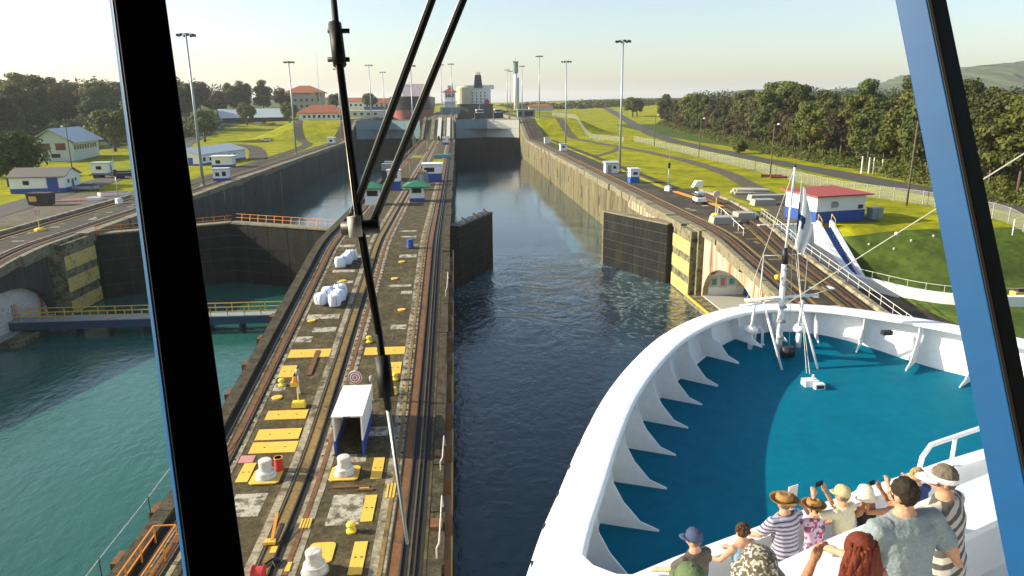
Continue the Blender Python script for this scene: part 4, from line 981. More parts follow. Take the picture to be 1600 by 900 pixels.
street_pole((78.9, 289.3, 10), 'lamp post by the fence, farthest of the row on the right'); street_pole((77.3, 229.2, 10), 'lamp post by the fence, in front of the dark forest, second farthest')
street_pole((73.9, 166.9, 10), 'lamp post by the fence, left of the white posts and above the red roof'); street_pole((75.2, 115.3, 10), 'leaning wooden pole beside the right mullion', 14)
street_pole((-110, 215, 10), 'lamp post in front of the barn on the left', 12, 1)
for k, (x, y) in enumerate(((117, 330), (119, 400), (104, 215), (106, 224))):
    t = thing('utility_pole', ('utility pole at the forest edge, nearest', 'utility pole far along the road', 'bare pole at the forest edge, left of a pair', 'bare pole at the forest edge, right of a pair')[k], 'pole', (x, y, gR(x, y)), 0, 'bare poles at the forest edge')
    MB().cyl((0, 0, -.3), (0, 0, 11), .15, .1, 8).build('pole', 'pole_wood', t, True); MB().box(-1, 1, -.06, .06, 10, 10.15).build('crossarm', 'pole_wood', t)
t = thing('radio_mast', 'thin tall radio mast rising behind the hip-roofed building', 'radio mast', (-91, 500, 19))
for a, b in ((0, 22), (22, 42)): MB().cyl((0, 0, a), (0, 0, b), .22 if a == 0 else .12, .12 if a == 0 else .05, 6).build('section', 'mast_grey', t)
def signal_mast(loc, H, label):
    t = thing('signal_mast', label, 'signal mast', loc, 0, 'thin signal masts on white blocks'); MB().lathe([(.75, 0), (.7, .9), (.35, 1.0)], (0, 0, 0), 4).build('block', 'white_paint', t)
    MB().cyl((0, 0, .9), (0, 0, H*.55), .1, .08, 8).build('pole', 'mast_grey', t, True); MB().cyl((0, 0, H*.55), (0, 0, H), .04, .03, 6).build('whip', 'mast_grey', t); MB().box(-.2, .2, -.2, .2, H*.5, H*.62).build('lamp_box', 'dark_metal', t)
signal_mast((41.95, 142, 10), 9, 'thin signal mast on a white block beside the right-hand track'); signal_mast((-62.8, 137.2, 10), 10, 'thin white signal mast on a white block by the left-hand track')

# ================================================================ BUILDINGS
def hut(name, label, cat, loc, rz, w, d, h, body='white_paint', low=None, lowh=.8, roof='flat', roofm='dirty_white', rh=1.2, over=.3, wins=(), doors=(), group=None, lowpad=.02):
    """box-shaped house centred on loc; front faces local -y. wins/doors: (side, pos 0..1, z, width, height)"""
    t = thing(name, label, cat, loc, rz, group); a, b = w/2, d/2
    MB().box(-a, a, -b, b, -.6, h).build('wall', body, t)
    if low: MB().box(-a-lowpad, a+lowpad, -b-lowpad, b+lowpad, -.6, lowh).build('painted_base', low, t)
    A, B = a+over, b+over
    if roof == 'flat': r = MB().box(-A, A, -B, B, h, h+.22)
    elif roof == 'shed': r = MB().hexa([(-A, -B, h), (A, -B, h), (A, B, h+rh), (-A, B, h+rh)], [(-A, -B, h+.18), (A, -B, h+.18), (A, B, h+rh+.18), (-A, B, h+rh+.18)]); MB().hexa([(-a, -b, h-.02), (a, -b, h-.02), (a, b, h-.02), (-a, b, h-.02)], [(-a, -b, h), (a, -b, h), (a, b, h+rh*.97), (-a, b, h+rh*.97)]).build('upper_wall', body, t)
    elif roof == 'gable':    # ridge along x
        r = MB()
        for s in (-1, 1): r.hexa([(-A, s*B, h-.15), (A, s*B, h-.15), (A, 0, h+rh), (-A, 0, h+rh)], [(-A, s*B, h+.03), (A, s*B, h+.03), (A, 0, h+rh+.18), (-A, 0, h+rh+.18)])
        for s in (-1, 1): MB().add([(s*a, -b, h-.01), (s*a, b, h-.01), (s*a, 0, h+rh), (s*(a-.2), -b, h-.01), (s*(a-.2), b, h-.01), (s*(a-.2), 0, h+rh)], [(0, 1, 2), (5, 4, 3), (0, 3, 4, 1), (1, 4, 5, 2), (2, 5, 3, 0)]).build('gable_wall', body, t)
    elif roof == 'hip':
        k = max(0, A-B) if A > B else 0; kk = max(0, B-A)
        r = MB().add([(-A, -B, h), (A, -B, h), (A, B, h), (-A, B, h), (-k, -kk, h+rh), (k, kk, h+rh), (-A, -B, h-.2), (A, -B, h-.2), (A, B, h-.2), (-A, B, h-.2)],
                     [(0, 1, 5, 4), (1, 2, 5), (2, 3, 4, 5), (3, 0, 4), (6, 7, 1, 0), (7, 8, 2, 1), (8, 9, 3, 2), (9, 6, 0, 3), (9, 8, 7, 6)])
    r.build('roof', roofm, t)
    for kind, lst in (('window', wins), ('door', doors)):
        for side, pos, z, ww, hh, *mm in lst:
            m_ = mm[0] if mm else ('window_dark' if kind == 'window' else 'blue_paint')
            dd = .03+lowpad
            if side in 'fb': x = -a+w*pos; s = -1 if side == 'f' else 1; q = MB().box(x-ww/2, x+ww/2, min(s*b, s*(b+dd)), max(s*b, s*(b+dd)), z, z+hh); fr = MB().box(x-ww/2-.07, x+ww/2+.07, min(s*b, s*(b+dd-.015)), max(s*b, s*(b+dd-.015)), z-.07, z+hh+.07)
            else: y = -b+d*pos; s = -1 if side == 'l' else 1; q = MB().box(min(s*a, s*(a+dd)), max(s*a, s*(a+dd)), y-ww/2, y+ww/2, z, z+hh); fr = MB().box(min(s*a, s*(a+dd-.015)), max(s*a, s*(a+dd-.015)), y-ww/2-.07, y+ww/2+.07, z-.07, z+hh+.07)
            o = q.build(kind, m_, t); fr.build('frame', 'grey_paint', o)
    return t
# right bank
h = hut('house', 'white and blue house with low red roof above the stairs on the right', 'house', (55, 104.2, 10), R_(13), 8.6, 7, 3.9, 'white_paint', 'blue_paint', 1.7, 'shed', 'red_roof', .35, .7, wins=(('f', .35, 2.3, .9, .7), ('f', .9, 1.9, .8, .5, 'dark_metal')))
MB().box(-1.75, -.85, -3.85, -3.5, 2.35, 2.95).build('air_conditioner', 'grey_paint', h); MB().box(-4.36, -4.31, -1.6, .6, 1.9, 3.4).build('sign_board', 'dirty_white', h)
MB().lathe([(.3, -.04), (.34, .25), (.18, .55), (.02, .6)], (-4.38, -.5, 2.3), 10, .12, 1).build('emblem', 'ochre', h)
t = thing('cabinet', 'grey utility cabinet on the grass beside the red-roofed house', 'cabinet', (62.6, 103.4, 9.9), R_(13)); MB().box(-1, 1, -.6, .6, 0, 1.7).build('case', 'grey_paint', t); MB().box(-1.1, 1.1, -.7, .7, 1.7, 1.8).build('lid', 'mast_grey', t); MB().box(-.02, .02, -.63, -.6, .1, 1.6).build('door_gap', 'dark_metal', t)
hut('kiosk', 'small white hut with pale blue roof at the foot of the nearest right mast', 'hut', (38.6, 181.5, 10), R_(2), 3.3, 2.2, 2.4, 'white_paint', None, .5, 'shed', 'metal_roof', .3, .25, doors=(('f', .3, 0, .8, 1.9, 'grey_paint'),), wins=(('f', .7, 1.1, .7, .6),))
hut('kiosk', 'square kiosk, white above and blue below, on the right-hand wall', 'kiosk', (38.6, 157.6, 10), R_(4), 2, 2, 3.0, 'white_paint', 'bright_blue', 1.35, 'flat', 'white_paint', 0, .15, wins=(('f', .55, 1.9, .9, .45), ('l', .5, 1.9, .8, .45)))
hut('kiosk', 'far white kiosk beside the right-hand wall below the mound', 'kiosk', (38.8, 268, 10), 0, 2.4, 2.2, 2.4, 'white_paint', None, .4, 'flat', 'metal_roof', 0, .2, wins=(('f', .5, 1.2, .8, .6),))
hut('kiosk', 'tiny far white kiosk on the right-hand wall near the second ramp', 'kiosk', (38.8, 318, 10), 0, 2.2, 2.2, 2.4, 'white_paint', None, .4, 'flat', 'metal_roof', 0, .2)
hut('pavilion', 'grey-blue pavilion beside the far gate on the right', 'building', (40, 430, 18.9), 0, 10, 6, 4.5, 'gate_blue', None, 0, 'flat', 'white_paint', 0, .4, wins=(('f', .65, .8, 5, 2.8), ('f', .15, 1, 1.6, 2.4)))
t = thing('vent_cowl', 'small white wedge-shaped vent box beside the right track', 'vent', (49.9, 147.6, 10)); MB().hexa([(-1.2, -.8, 0), (.9, -.8, 0), (.9, .8, 0), (-1.2, .8, 0)], [(-.4, -.8, 1.3), (.9, -.8, 1.3), (.9, .8, 1.3), (-.4, .8, 1.3)]).build('box', 'white_paint', t); MB().box(.9, .95, -.6, .6, .2, 1.1).build('grille', 'dark_metal', t)
# left bank
hut('house', 'white gabled house with blue base and big blue door on the left', 'house', (-88.3, 161.2, 10), R_(5), 10.6, 8, 3.3, 'white_paint', 'blue_paint', .9, 'gable', 'grey_roof', 1.5, .4, wins=(('f', .3, 1.7, 1.1, .8), ('r', .25, 1.8, .9, .7), ('r', .7, 1.9, .8, .6)), doors=(('f', .78, .0, 2.1, 3.0), ('r', .5, 0, 1.0, 2.4)))
b = hut('barn', 'pale two-storey barn with big metal gable roof on the left', 'barn', (-134.5, 262, 10.3), R_(97), 24, 12, 5.6, 'mint_white', None, 0, 'gable', 'metal_roof', 4.4, 1.6, wins=[('f', .08+.1*k, 3.2, 1.6, 1.4) for k in range(9)]+[('l', .45, .8, 2.6, 1.2), ('l', .3, 3.2, 3.0, 2.2, 'pipe_rust'), ('l', .7, 3.2, 3.4, 2.2, 'wood')])
hut('shed', 'little white shed with dark window on the left lawn', 'shed', (-96.5, 204, 10), R_(6), 4.4, 4, 2.6, 'white_paint', None, 0, 'flat', 'metal_roof', 0, .25, wins=(('f', .45, 1.0, 1.3, .8),), doors=(('r', .5, 0, .8, 2.0),))
hut('workshop', 'long white workshop with pale roof beside the left mullion', 'building', (-79.5, 237, 10), R_(78), 28, 11, 3.2, 'white_paint', 'blue_paint', .5, 'gable', 'metal_roof', 1.7, .5, wins=[('f', .1+.13*k, 1.2, 1.3, 1) for k in range(6)]+[('l', .5, 1.2, 1.6, 1)], doors=(('l', .25, 0, 1.4, 2.3), ('l', .75, 0, 1.6, 2.4, 'dark_metal')))
hut('kiosk', 'flat-roofed white booth with blue base, behind the smaller kiosk on the left bank', 'kiosk', (-68, 216, 10), R_(3), 5.6, 4, 3.1, 'white_paint', 'blue_paint', .8, 'flat', 'white_paint', 0, .5, wins=(('f', .3, 1.2, 1.2, .9),))
hut('kiosk', 'small pale kiosk with blue base at the left wall edge', 'kiosk', (-56.4, 176.6, 10), R_(3), 3.4, 2.4, 2.8, 'white_paint', 'blue_paint', .7, 'flat', 'dirty_white', 0, .25, wins=(('f', .75, 1.2, .8, 1.0), ('f', .3, 1.2, .8, .8)))
hut('kiosk', 'far white kiosk at the foot of the left grass mound', 'kiosk', (-56.2, 330, 10), 0, 3.2, 3, 3.0, 'white_paint', 'gate_blue', .6, 'flat', 'white_paint', 0, .25, wins=(('f', .5, 1.3, 1, .8),))
hut('hangar', 'open hangar with broad blue-grey roof below the left woods', 'hangar', (-150, 555, 12), R_(20), 44, 32, 6.5, 'hull_dark', None, 0, 'gable', 'metal_roof', 6, 2, doors=(('f', .3, 0, 10, 5, 'window_dark'), ('f', .7, 0, 10, 5, 'window_dark')))
hut('house', 'low white house with red hip roof above the left grass mound', 'house', (-75, 418, 18.9), R_(3), 24, 13, 4, 'white_paint', None, 0, 'hip', 'tile_roof', 4.2, 1.3, wins=[('f', .12+.11*k, 1.3, 1.2, 1.4) for k in range(8)], doors=(('f', .95, 0, 1.6, 2.6, 'dark_metal'),))
hut('building', 'large pale building with tall hip roof on the left skyline', 'building', (-118, 590, 22), R_(4), 28, 20, 14, 'stone_pale', None, 0, 'hip', 'tile_roof', 5.5, 2, wins=[('f', .12+.15*k, 3+4.6*j, 1.6, 2) for k in range(6) for j in range(2)])
hut('building', 'long white building with red roof beyond the left gate', 'building', (-62, 640, 23), R_(2), 34, 12, 5, 'white_paint', 'bright_blue', 2, 'hip', 'tile_roof', 4, 1.2, wins=[('f', .08+.12*k, 2.2, 1.6, 1.5) for k in range(8)])
hut('building', 'low white block behind the left lane, right of the red hip roof', 'building', (-60, 500, 18.9), 0, 22, 9, 4, 'dirty_white', None, 0, 'flat', 'white_paint', 0, .3, wins=[('f', .15+.2*k, 1.3, 2, 1.4) for k in range(4)])
hut('building', 'faint red-roofed building far behind on the left skyline', 'building', (-100, 760, 23), 0, 40, 14, 7, 'white_paint', None, 0, 'hip', 'tile_roof', 3.5, 1.2, wins=[('f', .1+.12*k, 2.2, 2, 2) for k in range(7)])
hut('building', 'small reddish shed beyond the far pavilion on the right', 'building', (78, 690, 20), 0, 22, 10, 3.5, 'dirty_white', None, 0, 'hip', 'tile_roof', 2.2, 1)

# ---- stairs and curved white wall on the right
t = thing('retaining_wall', 'pale blue-white wall facing us at the head of the stairs, right of the ramp', 'wall', (47.4, 99, 0)); MB().box(-4.6, 3.7, -.3, .3, 2, 10.05).build('wall', 'white_paint', t); MB().box(-4.7, 3.8, -.4, .4, 10.05, 10.2).build('coping', 'dirty_white', t)
for k in range(4): MB().box(-4.4+k*2.1, -4.3+k*2.1, -.33, -.3, 3, 10).build('joint', 'grey_paint', t)
st = thing('stairs', 'blue-stepped stairs between white side walls going down the right bank', 'stairs', (52.3, 98.4, 0))
N = 22
for k in range(N):
    y = -k*.43; z = 10-(k+1)*.27; MB().box(-.75, .75, y-.43, y, z-.25, z).build('step', 'blue_paint', st)
for x0, x1 in ((-1.25, -.76), (.76, 1.2)):
    MB().hexa([(x0, -9.6, 2), (x1, -9.6, 2), (x1, .2, 2), (x0, .2, 2)], [(x0, -9.6, 4.7), (x1, -9.6, 4.7), (x1, .2, 10.7), (x0, .2, 10.7)]).build('side_wall', 'white_paint', st)
for x0 in (-1.0, .98):
    for k in range(2): MB().cyl((x0, .2-k*1.2, 10.6-k*.7), (x0, .2-k*1.2, 11.6-k*.7), .04).build('rail_post', 'yellow_paint', st)
    MB().beam((x0, .2, 11.6), (x0, -1.0, 10.9), .06, .06).build('hand_rail', 'yellow_paint', st)
rw = thing('retaining_wall', 'white retaining wall curving from the stairs round the foot of the bank', 'wall', (52, 88, 0))
P = [Vector(p) for p in ((51.2, 100), (51.0, 94), (51.2, 89), (52.6, 85), (54.6, 80.5), (57.5, 77.6), (62, 76.2), (70, 75.6), (90, 75.2))]
P = crom([tuple(p) for p in P], 6)
prevz = None
vs = []; fs = []
A_ = inset(P, -.45); B_ = inset(P, .45)
for i, (a, b_) in enumerate(zip(A_, B_)):
    zt = 10.2 if P[i].y > 98.5 else max(5.2, min(10.2, 5.2+(P[i].y-88.5)*.5))
    for q, z in ((a, 1.), (a, zt), (b_, zt), (b_, 1.)): vs.append((q.x-52, q.y-88, z))
for i in range(len(P)-1):
    for k in range(4): fs.append((4*i+k, 4*i+(k+1) % 4, 4*i+4+(k+1) % 4, 4*i+4+k))
fs += [(3, 2, 1, 0), tuple(range(4*len(P)-4, 4*len(P)))]
MB().add(vs, fs).build('wall', 'white_paint', rw)
rl = [(p.x-52, p.y-88, 5.2+.85) for p in inset(P, -.3) if p.y < 88]
MB().tube(rl, .035).build('hand_rail', 'dirty_white', rw)
for p in rl[::3]: MB().cyl((p[0], p[1], 5.2), p, .03).build('rail_post', 'dirty_white', rw)
struct(MB().add([(43, 40, 3.5), (90, 40, 3.5), (90, 77, 3.9), (54, 92, 3.9), (53.4, 99, 3.9), (43, 99, 3.9)], [(0, 1, 2, 3, 4, 5)]).build('lower_yard', 'asphalt'))
t = thing('railing', 'white metal railing down the outer edge of the right-hand ramp', 'railing', (32.7, 100, 0))
yy = [(108-i*2.2) for i in range(27)]
for y in yy: MB().cyl((Wramp(y)-.2, y-100, prof(y)), (Wramp(y)-.2, y-100, prof(y)+1.15), .04).build('post', 'dirty_white', t)
for q in (.6, 1.15): MB().tube([(Wramp(y)-.2, y-100, prof(y)+q) for y in yy], .035).build('rail', 'dirty_white', t)
t = thing('railing', 'low white handrail beside the grey slabs on the right-hand deck', 'railing', (41.3, 112, 0)); pts = [(0, 0, 9.2), (.1, -.3, 11), (-.5, -4, 11.05), (-3.4, -19.5, prof(92.5)+1)]
MB().tube(pts, .05).build('rail', 'white_paint', t)
for k in range(7): f_ = k/6; y = -.3-f_*19; MB().cyl((-.1-3.2*f_, y, prof(112+y)), (-.1-3.2*f_, y, 11.02-.02*k), .035).build('post', 'white_paint', t)

# ---- fence with chain-link panels
m = bpy.data.materials.new('chain_link'); m.use_nodes = True; n, l = m.node_tree.nodes, m.node_tree.links; MATS['chain_link'] = m
b = n['Principled BSDF']; b.inputs['Base Color'].default_value = (.34, .35, .35, 1); tr = n.new('ShaderNodeBsdfTransparent'); mx = n.new('ShaderNodeMixShader'); mx.inputs[0].default_value = .24
l.new(tr.outputs[0], mx.inputs[1]); l.new(b.outputs[0], mx.inputs[2]); l.new(mx.outputs[0], n['Material Output'].inputs[0])
def fence(label, pts, g, sp_=3., H=2.3):
    t = thing('fence', label, 'fence', (pts[0][0], pts[0][1], 0)); P = []; o_ = Vector((pts[0][0], pts[0][1]))
    for a, b in zip(pts[:-1], pts[1:]):
        a = Vector(a); b = Vector(b); k = max(1, int((b-a).length/sp_)); P += [a.lerp(b, i/k) for i in range(k)]
    P.append(Vector(pts[-1]))
    me = MB().box(-.055, .055, -.055, .055, -.2, H+.1).mesh('post', 'fence_grey')
    for p in P:
        o = bpy.data.objects.new('post', me); COL.objects.link(o); o.parent = t; o.location = (p.x-o_.x, p.y-o_.y, g(p.x, p.y))
    for a, b in zip(P[:-1], P[1:]):
        A = Vector((a.x-o_.x, a.y-o_.y, g(a.x, a.y))); B = Vector((b.x-o_.x, b.y-o_.y, g(b.x, b.y))); U = Vector((0, 0, 1))
        MB().add([A+U*.05, B+U*.05, B+U*H, A+U*H], [(0, 1, 2, 3)]).build('mesh_panel', 'chain_link', t)
        MB().beam(A+U*H, B+U*H, .035, .035).build('top_rail', 'fence_grey', t)
    return t
fence('long chain-link fence with pale posts between lawn and road', [(79, 88), (79, 97), (78.5, 116), (74, 134), (75.4, 171), (77.1, 224), (80.2, 329)], gR)
fence('far chain-link fence climbing past the mound on the right', [(73, 318), (66, 345), (64, 372), (63, 410), (62, 480)], gR, 3.5)

# ---- small things on the right bank
def simple(name, label, cat, loc, parts, rz=0, group=None):
    t = thing(name, label, cat, loc, rz, group)
    for nm, mb, m_ in parts: mb.build(nm, m_, t)
    return t
t = simple('utility_cart', 'small white and blue service cart parked on the right-hand deck', 'cart', (42, 123, 10), [('body', MB().box(-.8, .8, -1.3, 1.2, .45, 1.1), 'white_paint'), ('canopy', MB().hexa([(-.75, -1.2, 1.9), (.75, -1.2, 1.9), (.75, .6, 1.9), (-.75, .6, 1.9)], [(-.65, -1.0, 2.1), (.65, -1.0, 2.1), (.65, .5, 2.1), (-.65, .5, 2.1)]), 'cloth_blue'), ('seat', MB().box(-.6, .6, -.4, .2, 1.1, 1.4), 'dark_metal')])
for x in (-.7, .7):
    for y in (-1.1, .5): MB().cyl((x, y, 1.0), (x, y, 1.95), .03).build('canopy_post', 'mast_grey', t)
    for y in (-.9, .8): MB().cyl((x*1.05, y, .3), (x*1.25, y, .3), .3, .3, 14).build('wheel', 'black_rubber', t)
def arrow_sign(loc, label, H=2.6, disc='red'):
    t = thing('track_sign', label, 'sign', loc, 0, 'signs on yellow stands'); MB().lathe([(.75, 0), (.75, .25), (.5, .4), (.15, .5)], (0, 0, 0), 8).build('stand', 'yellow_bright', t); MB().cyl((0, 0, .4), (0, 0, H), .06).build('post', 'yellow_bright', t)
    d = MB().cyl((0, -.05, H), (0, .05, H), .55, .55, 24).build('disc', 'white_paint', t)
    mb = MB()
    for r0, r1 in ((.5, .42), (.3, .22), (.12, .04)): 
        for k in range(24):
            a, b = k*math.pi/12, (k+1)*math.pi/12; mb.add([(r0*math.cos(a), -.055, H+r0*math.sin(a)), (r0*math.cos(b), -.055, H+r0*math.sin(b)), (r1*math.cos(b), -.055, H+r1*math.sin(b)), (r1*math.cos(a), -.055, H+r1*math.sin(a))], [(0, 1, 2, 3)])
    mb.build('target_rings', 'red_paint', t)
arrow_sign((39.9, 108.8, 10), 'target sign on yellow stand beside the grey slabs on the right', 3.4); arrow_sign((-61, 107.7, 10), 'target sign on yellow stand beside the left-hand track', 2.8)
for x0, x1, y0, y1, lb in ((36.8, 40.6, 101, 103.2, 'pale grey slab on the right-hand deck nearest the gate'), (41.8, 44.6, 104.5, 107, 'pale grey slab on the right-hand deck beside the outer track'), (50.2, 54, 118.6, 120.8, 'pale slab stack by the logs on the right'), (52, 59, 124.5, 126.5, 'long pale concrete block in front of the logs')):
    t = thing('concrete_slab', lb, 'slab', ((x0+x1)/2, (y0+y1)/2, 10)); a = (x1-x0)/2; b = (y1-y0)/2
    for k in range(3): MB().box(-a+.05*k, a-.08*k, -b, b-.06*k, .35*k, .35*k+.33).build('layer', 'pale_concrete', t)
for k in range(9):
    t = simple('log', 'felled pale log in the pile beyond the right-hand track', 'log', (55.8+.2*(k % 3), 133.5+.62*(k % 5), 10.3+.5*(k//5)), [('trunk', MB().tube([(-3.2, .1*k % .3, 0), (0, 0, .05), (3.4-.3*(k % 3), .1, 0)], [.3, .28, .22], 9), 'stone_pale'), ('cut_end', MB().cyl((-3.24, .1*k % .3, 0), (-3.2, .1*k % .3, 0), .25, .25, 9), 'cloth_cream')], R_(-8), 'logs in the pile')
for k in range(2): simple('pipe', ('rusty pipe lying by the fence, farther one', 'rusty pipe lying by the fence, nearer one')[k], 'pipe', (73.2+k*.9, 164-k*3.4, 10.1), [('pipe', MB().cyl((-2.6, 0, .3), (2.6, 0, .3), .3, .3, 12), 'pipe_rust'), ('flange', MB().cyl((2.5, 0, .3), (2.7, 0, .3), .42, .42, 12), 'pipe_rust'), ('flange', MB().cyl((-2.7, 0, .3), (-2.5, 0, .3), .42, .42, 12), 'pipe_rust')], R_(-10))
for x, h_, lb in ((96.8, 4, 'white post by the forest, left of three'), (98.6, 3.7, 'white post by the forest, middle of three')): simple('marker_post', lb, 'post', (x, 167.5, gR(x, 167.5)), [('post', MB().box(-.13, .13, -.13, .13, 0, h_), 'white_paint'), ('cap', MB().box(-.18, .18, -.18, .18, h_, h_+.1), 'white_paint')])
simple('barrier', 'white H-shaped barrier frame by the forest', 'barrier', (100.6, 167, gR(100.6, 167)), [('post', MB().box(-1.3, -1.1, -.1, .1, 0, 3.8), 'white_paint'), ('post', MB().box(.9, 1.1, -.1, .1, 0, 3.4), 'white_paint'), ('bar', MB().box(-1.1, .9, -.1, .1, 1.3, 1.7), 'white_paint')])
simple('fire_hydrant', 'red hydrant on the grass beside the right mullion', 'hydrant', (75.2, 105.9, 10), [('barrel', MB().lathe([(.22, 0), (.2, .1), (.18, .7), (.22, .75), (.15, .95), (.03, 1.05)], (0, 0, 0), 12), 'red_paint'), ('outlet', MB().cyl((-.32, 0, .55), (.32, 0, .55), .1), 'red_paint')])
simple('goal_frame', 'white pipe frame at the edge of the right bank beyond the mullion', 'frame', (77, 92, 9.2), [('post', MB().cyl((-1.2, 0, 0), (-1.2, 0, 2.2), .07), 'white_paint'), ('post', MB().cyl((1.2, 0, 0), (1.2, 0, 2.4), .07), 'white_paint'), ('bar', MB().cyl((-1.2, 0, .9), (1.2, 0, .9), .06), 'white_paint')])
t = simple('pump', 'small yellow machine on the lower yard at the right edge', 'machine', (66.6, 78.2, 4), [('body', MB().box(-.9, .9, -.5, .5, .35, 1.1), 'yellow_paint'), ('engine', MB().box(-.5, .3, -.4, .4, 1.1, 1.5), 'dark_metal')])
for x in (-.6, .6): MB().cyl((x, -.6, .3), (x, .6, .3), .3, .3, 12).build('wheel', 'black_rubber', t)
for k, (x, y) in enumerate(((56.6, 94), (59.3, 92.4), (62, 93), (65.5, 93.5), (69, 94.5))):
    simple('bank_marker', 'small white marker stone on the grass bank below the red-roofed house', 'marker', (x, y, gR(x, y)), [('stone', MB().lathe([(.16, -.1), (.15, .1), (.06, .16)], (0, 0, 0), 10), 'dirty_white')], 0, 'marker stones on the bank')
simple('gangway', 'yellow railed gangway lying in the arched opening on the right', 'gangway', (36.2, 81.5, .75), [('ramp', MB().hexa([(-.5, -5, .1), (.5, -5, .1), (.5, 4, .1), (-.5, 4, .1)], [(-.5, -5, .3), (.5, -5, .3), (.5, 4, .9), (-.5, 4, .9)]), 'yellow_bright'), ('hand_rail', MB().tube([(-.5, -5, .3), (-.5, -5, 1.3), (-.5, 4, 1.9), (-.5, 4, .9)], .05), 'yellow_bright'), ('hand_rail', MB().tube([(.5, -5, .3), (.5, -5, 1.3), (.5, 4, 1.9), (.5, 4, .9)], .05), 'yellow_bright')]+[('rail_post', MB().cyl((s*.5, -3.5+k*1.6, .4), (s*.5, -3.5+k*1.6, 1.5+k*.1), .035), 'yellow_bright') for s in (-1, 1) for k in range(5)], R_(-6))
# orange beam on the right deck
simple('steel_beam', 'long orange steel beam lying on the right-hand deck', 'beam', (43.2, 128, 10.05), [('beam', MB().box(-.35, .35, -11, 11, 0, .18), 'ochre'), ('flange', MB().box(-.5, .5, -11, 11, .18, .24), 'orange_paint')], R_(4))

# ---- left bank small things
t = simple('dumpster', 'dark waste container with yellow panel by the left yard', 'container', (-76.4, 137, 10), [('bin', MB().hexa([(-1.9, -.9, .1), (1.9, -.9, .1), (1.9, .9, .1), (-1.9, .9, .1)], [(-2.1, -1.1, 2.2), (2.1, -1.1, 2.2), (2.1, 1.1, 2.2), (-2.1, 1.1, 2.2)]), 'dark_metal'), ('panel', MB().box(-1.5, -.1, -1.16, -1.0, .8, 1.7), 'yellow_paint'), ('lid', MB().box(-2.15, 2.15, -1.15, 1.15, 2.2, 2.3), 'hull_dark')], R_(-8))
t = simple('boat', 'small wooden boat with white hull on the left yard', 'boat', (-69.3, 149.6, 10.1), [('hull', MB().prism([(-3, 0), (-2.2, -.9), (1.8, -1), (2.9, -.6), (2.9, .6), (1.8, 1), (-2.2, .9)], 0, .6), 'white_paint'), ('deck', MB().prism([(-2.6, 0), (-2, -.7), (1.8, -.85), (2.7, -.5), (2.7, .5), (1.8, .85), (-2, .7)], .6, .68), 'pipe_rust')], R_(8))
for k in range(5): simple('timber_plank', 'reddish timber plank lying on the left yard by the boat', 'plank', (-73.8+.2*k, 141.5+.7*k, 10.05), [('plank', MB().box(-2.6, 2.6, -.14, .14, 0, .16), 'mural_pink')], R_(6+3*k), 'planks on the left yard')
simple('concrete_slab', 'white slab lying beside the boat on the left yard', 'slab', (-69.8, 142.8, 10.05), [('slab', MB().box(-1.3, 1.3, -.8, .8, 0, .5), 'white_paint'), ('cap', MB().box(-1.2, 1.2, -.7, .7, .5, .56), 'dirty_white')], R_(5))
def car(label, loc, rz, m_, group=None, L=4.4):
    t = thing('parked_car', label, 'car', loc, rz, group); a = L/2
    MB().hexa([(-.88, -a, .3), (.88, -a, .3), (.88, a, .3), (-.88, a, .3)], [(-.85, -a+.1, .9), (.85, -a+.1, .9), (.85, a-.1, .85), (-.85, a-.1, .85)]).build('body', m_, t)
    c = MB().hexa([(-.8, -a+.5, .9), (.8, -a+.5, .9), (.8, a-1.3, .88), (-.8, a-1.3, .88)], [(-.65, -a+1.0, 1.45), (.65, -a+1.0, 1.45), (.65, a-2.0, 1.45), (-.65, a-2.0, 1.45)]).build('windows', 'window_dark', t)
    MB().box(-.64, .64, -a+1.0, a-2.0, 1.45, 1.49).build('roof', m_, t)
    for x in (-.82, .82):
        for y in (-a+.8, a-.8):
            w_ = MB().cyl((x-.1, y, .33), (x+.1, y, .33), .33, .33, 14).build('wheel', 'black_rubber', t); MB().cyl((x-.11, y, .33), (x+.11, y, .33), .18, .18, 10).build('rim', 'mast_grey', w_)
    for x in (-.6, .6): MB().box(x-.18, x+.18, -a+.02, -a+.12, .6, .75).build('tail_light', 'red_paint', t)
    return t
car('white car parked on the path below the left ramp road', (-92.5, 360, gL(-92.5, 360)), R_(80), 'white_paint')
car('dark car beside the workshop on the left', (-88, 262, 10.1), R_(20), 'dark_metal'); car('dark pickup near the gabled white house on the left', (-79.6, 160, 10.1), R_(85), 'grey_paint', None, 5.2)
car('white car far up the left path, left one', (-139, 520, gL(-139, 520)+.1), R_(70), 'white_paint'); car('dark car far up the left path, right one', (-133, 516, gL(-133, 516)+.1), R_(70), 'hull_dark'); car('red car far up the left path', (-126, 510, gL(-126, 510)+.1), R_(75), 'red_paint')
for k, (x, y) in enumerate(((-88, 186), (-84.5, 190), (-82, 184))):
    t = simple('flatbed_trailer', ('dark flatbed trailer on the left road, nearest the shed', 'dark flatbed trailer on the left road, farthest', 'dark flatbed trailer on the left road, nearest the wall')[k], 'trailer', (x, y, 10.1), [('bed', MB().box(-3, 3, -1, 1, .8, 1.05), 'hull_dark'), ('load', MB().box(-2.4, 1.5, -.8, .8, 1.05, 1.5), 'dark_metal' if k else 'grey_paint'), ('drawbar', MB().beam((3, 0, .8), (4.4, 0, .6), .15, .12), 'dark_metal')], R_(10*k-5), 'trailers on the left road')
    for xx in (-1.6, -.6):
        for s in (-1, 1): MB().cyl((xx, s*.7, .45), (xx, s*1.0, .45), .45, .45, 12).build('wheel', 'black_rubber', t)

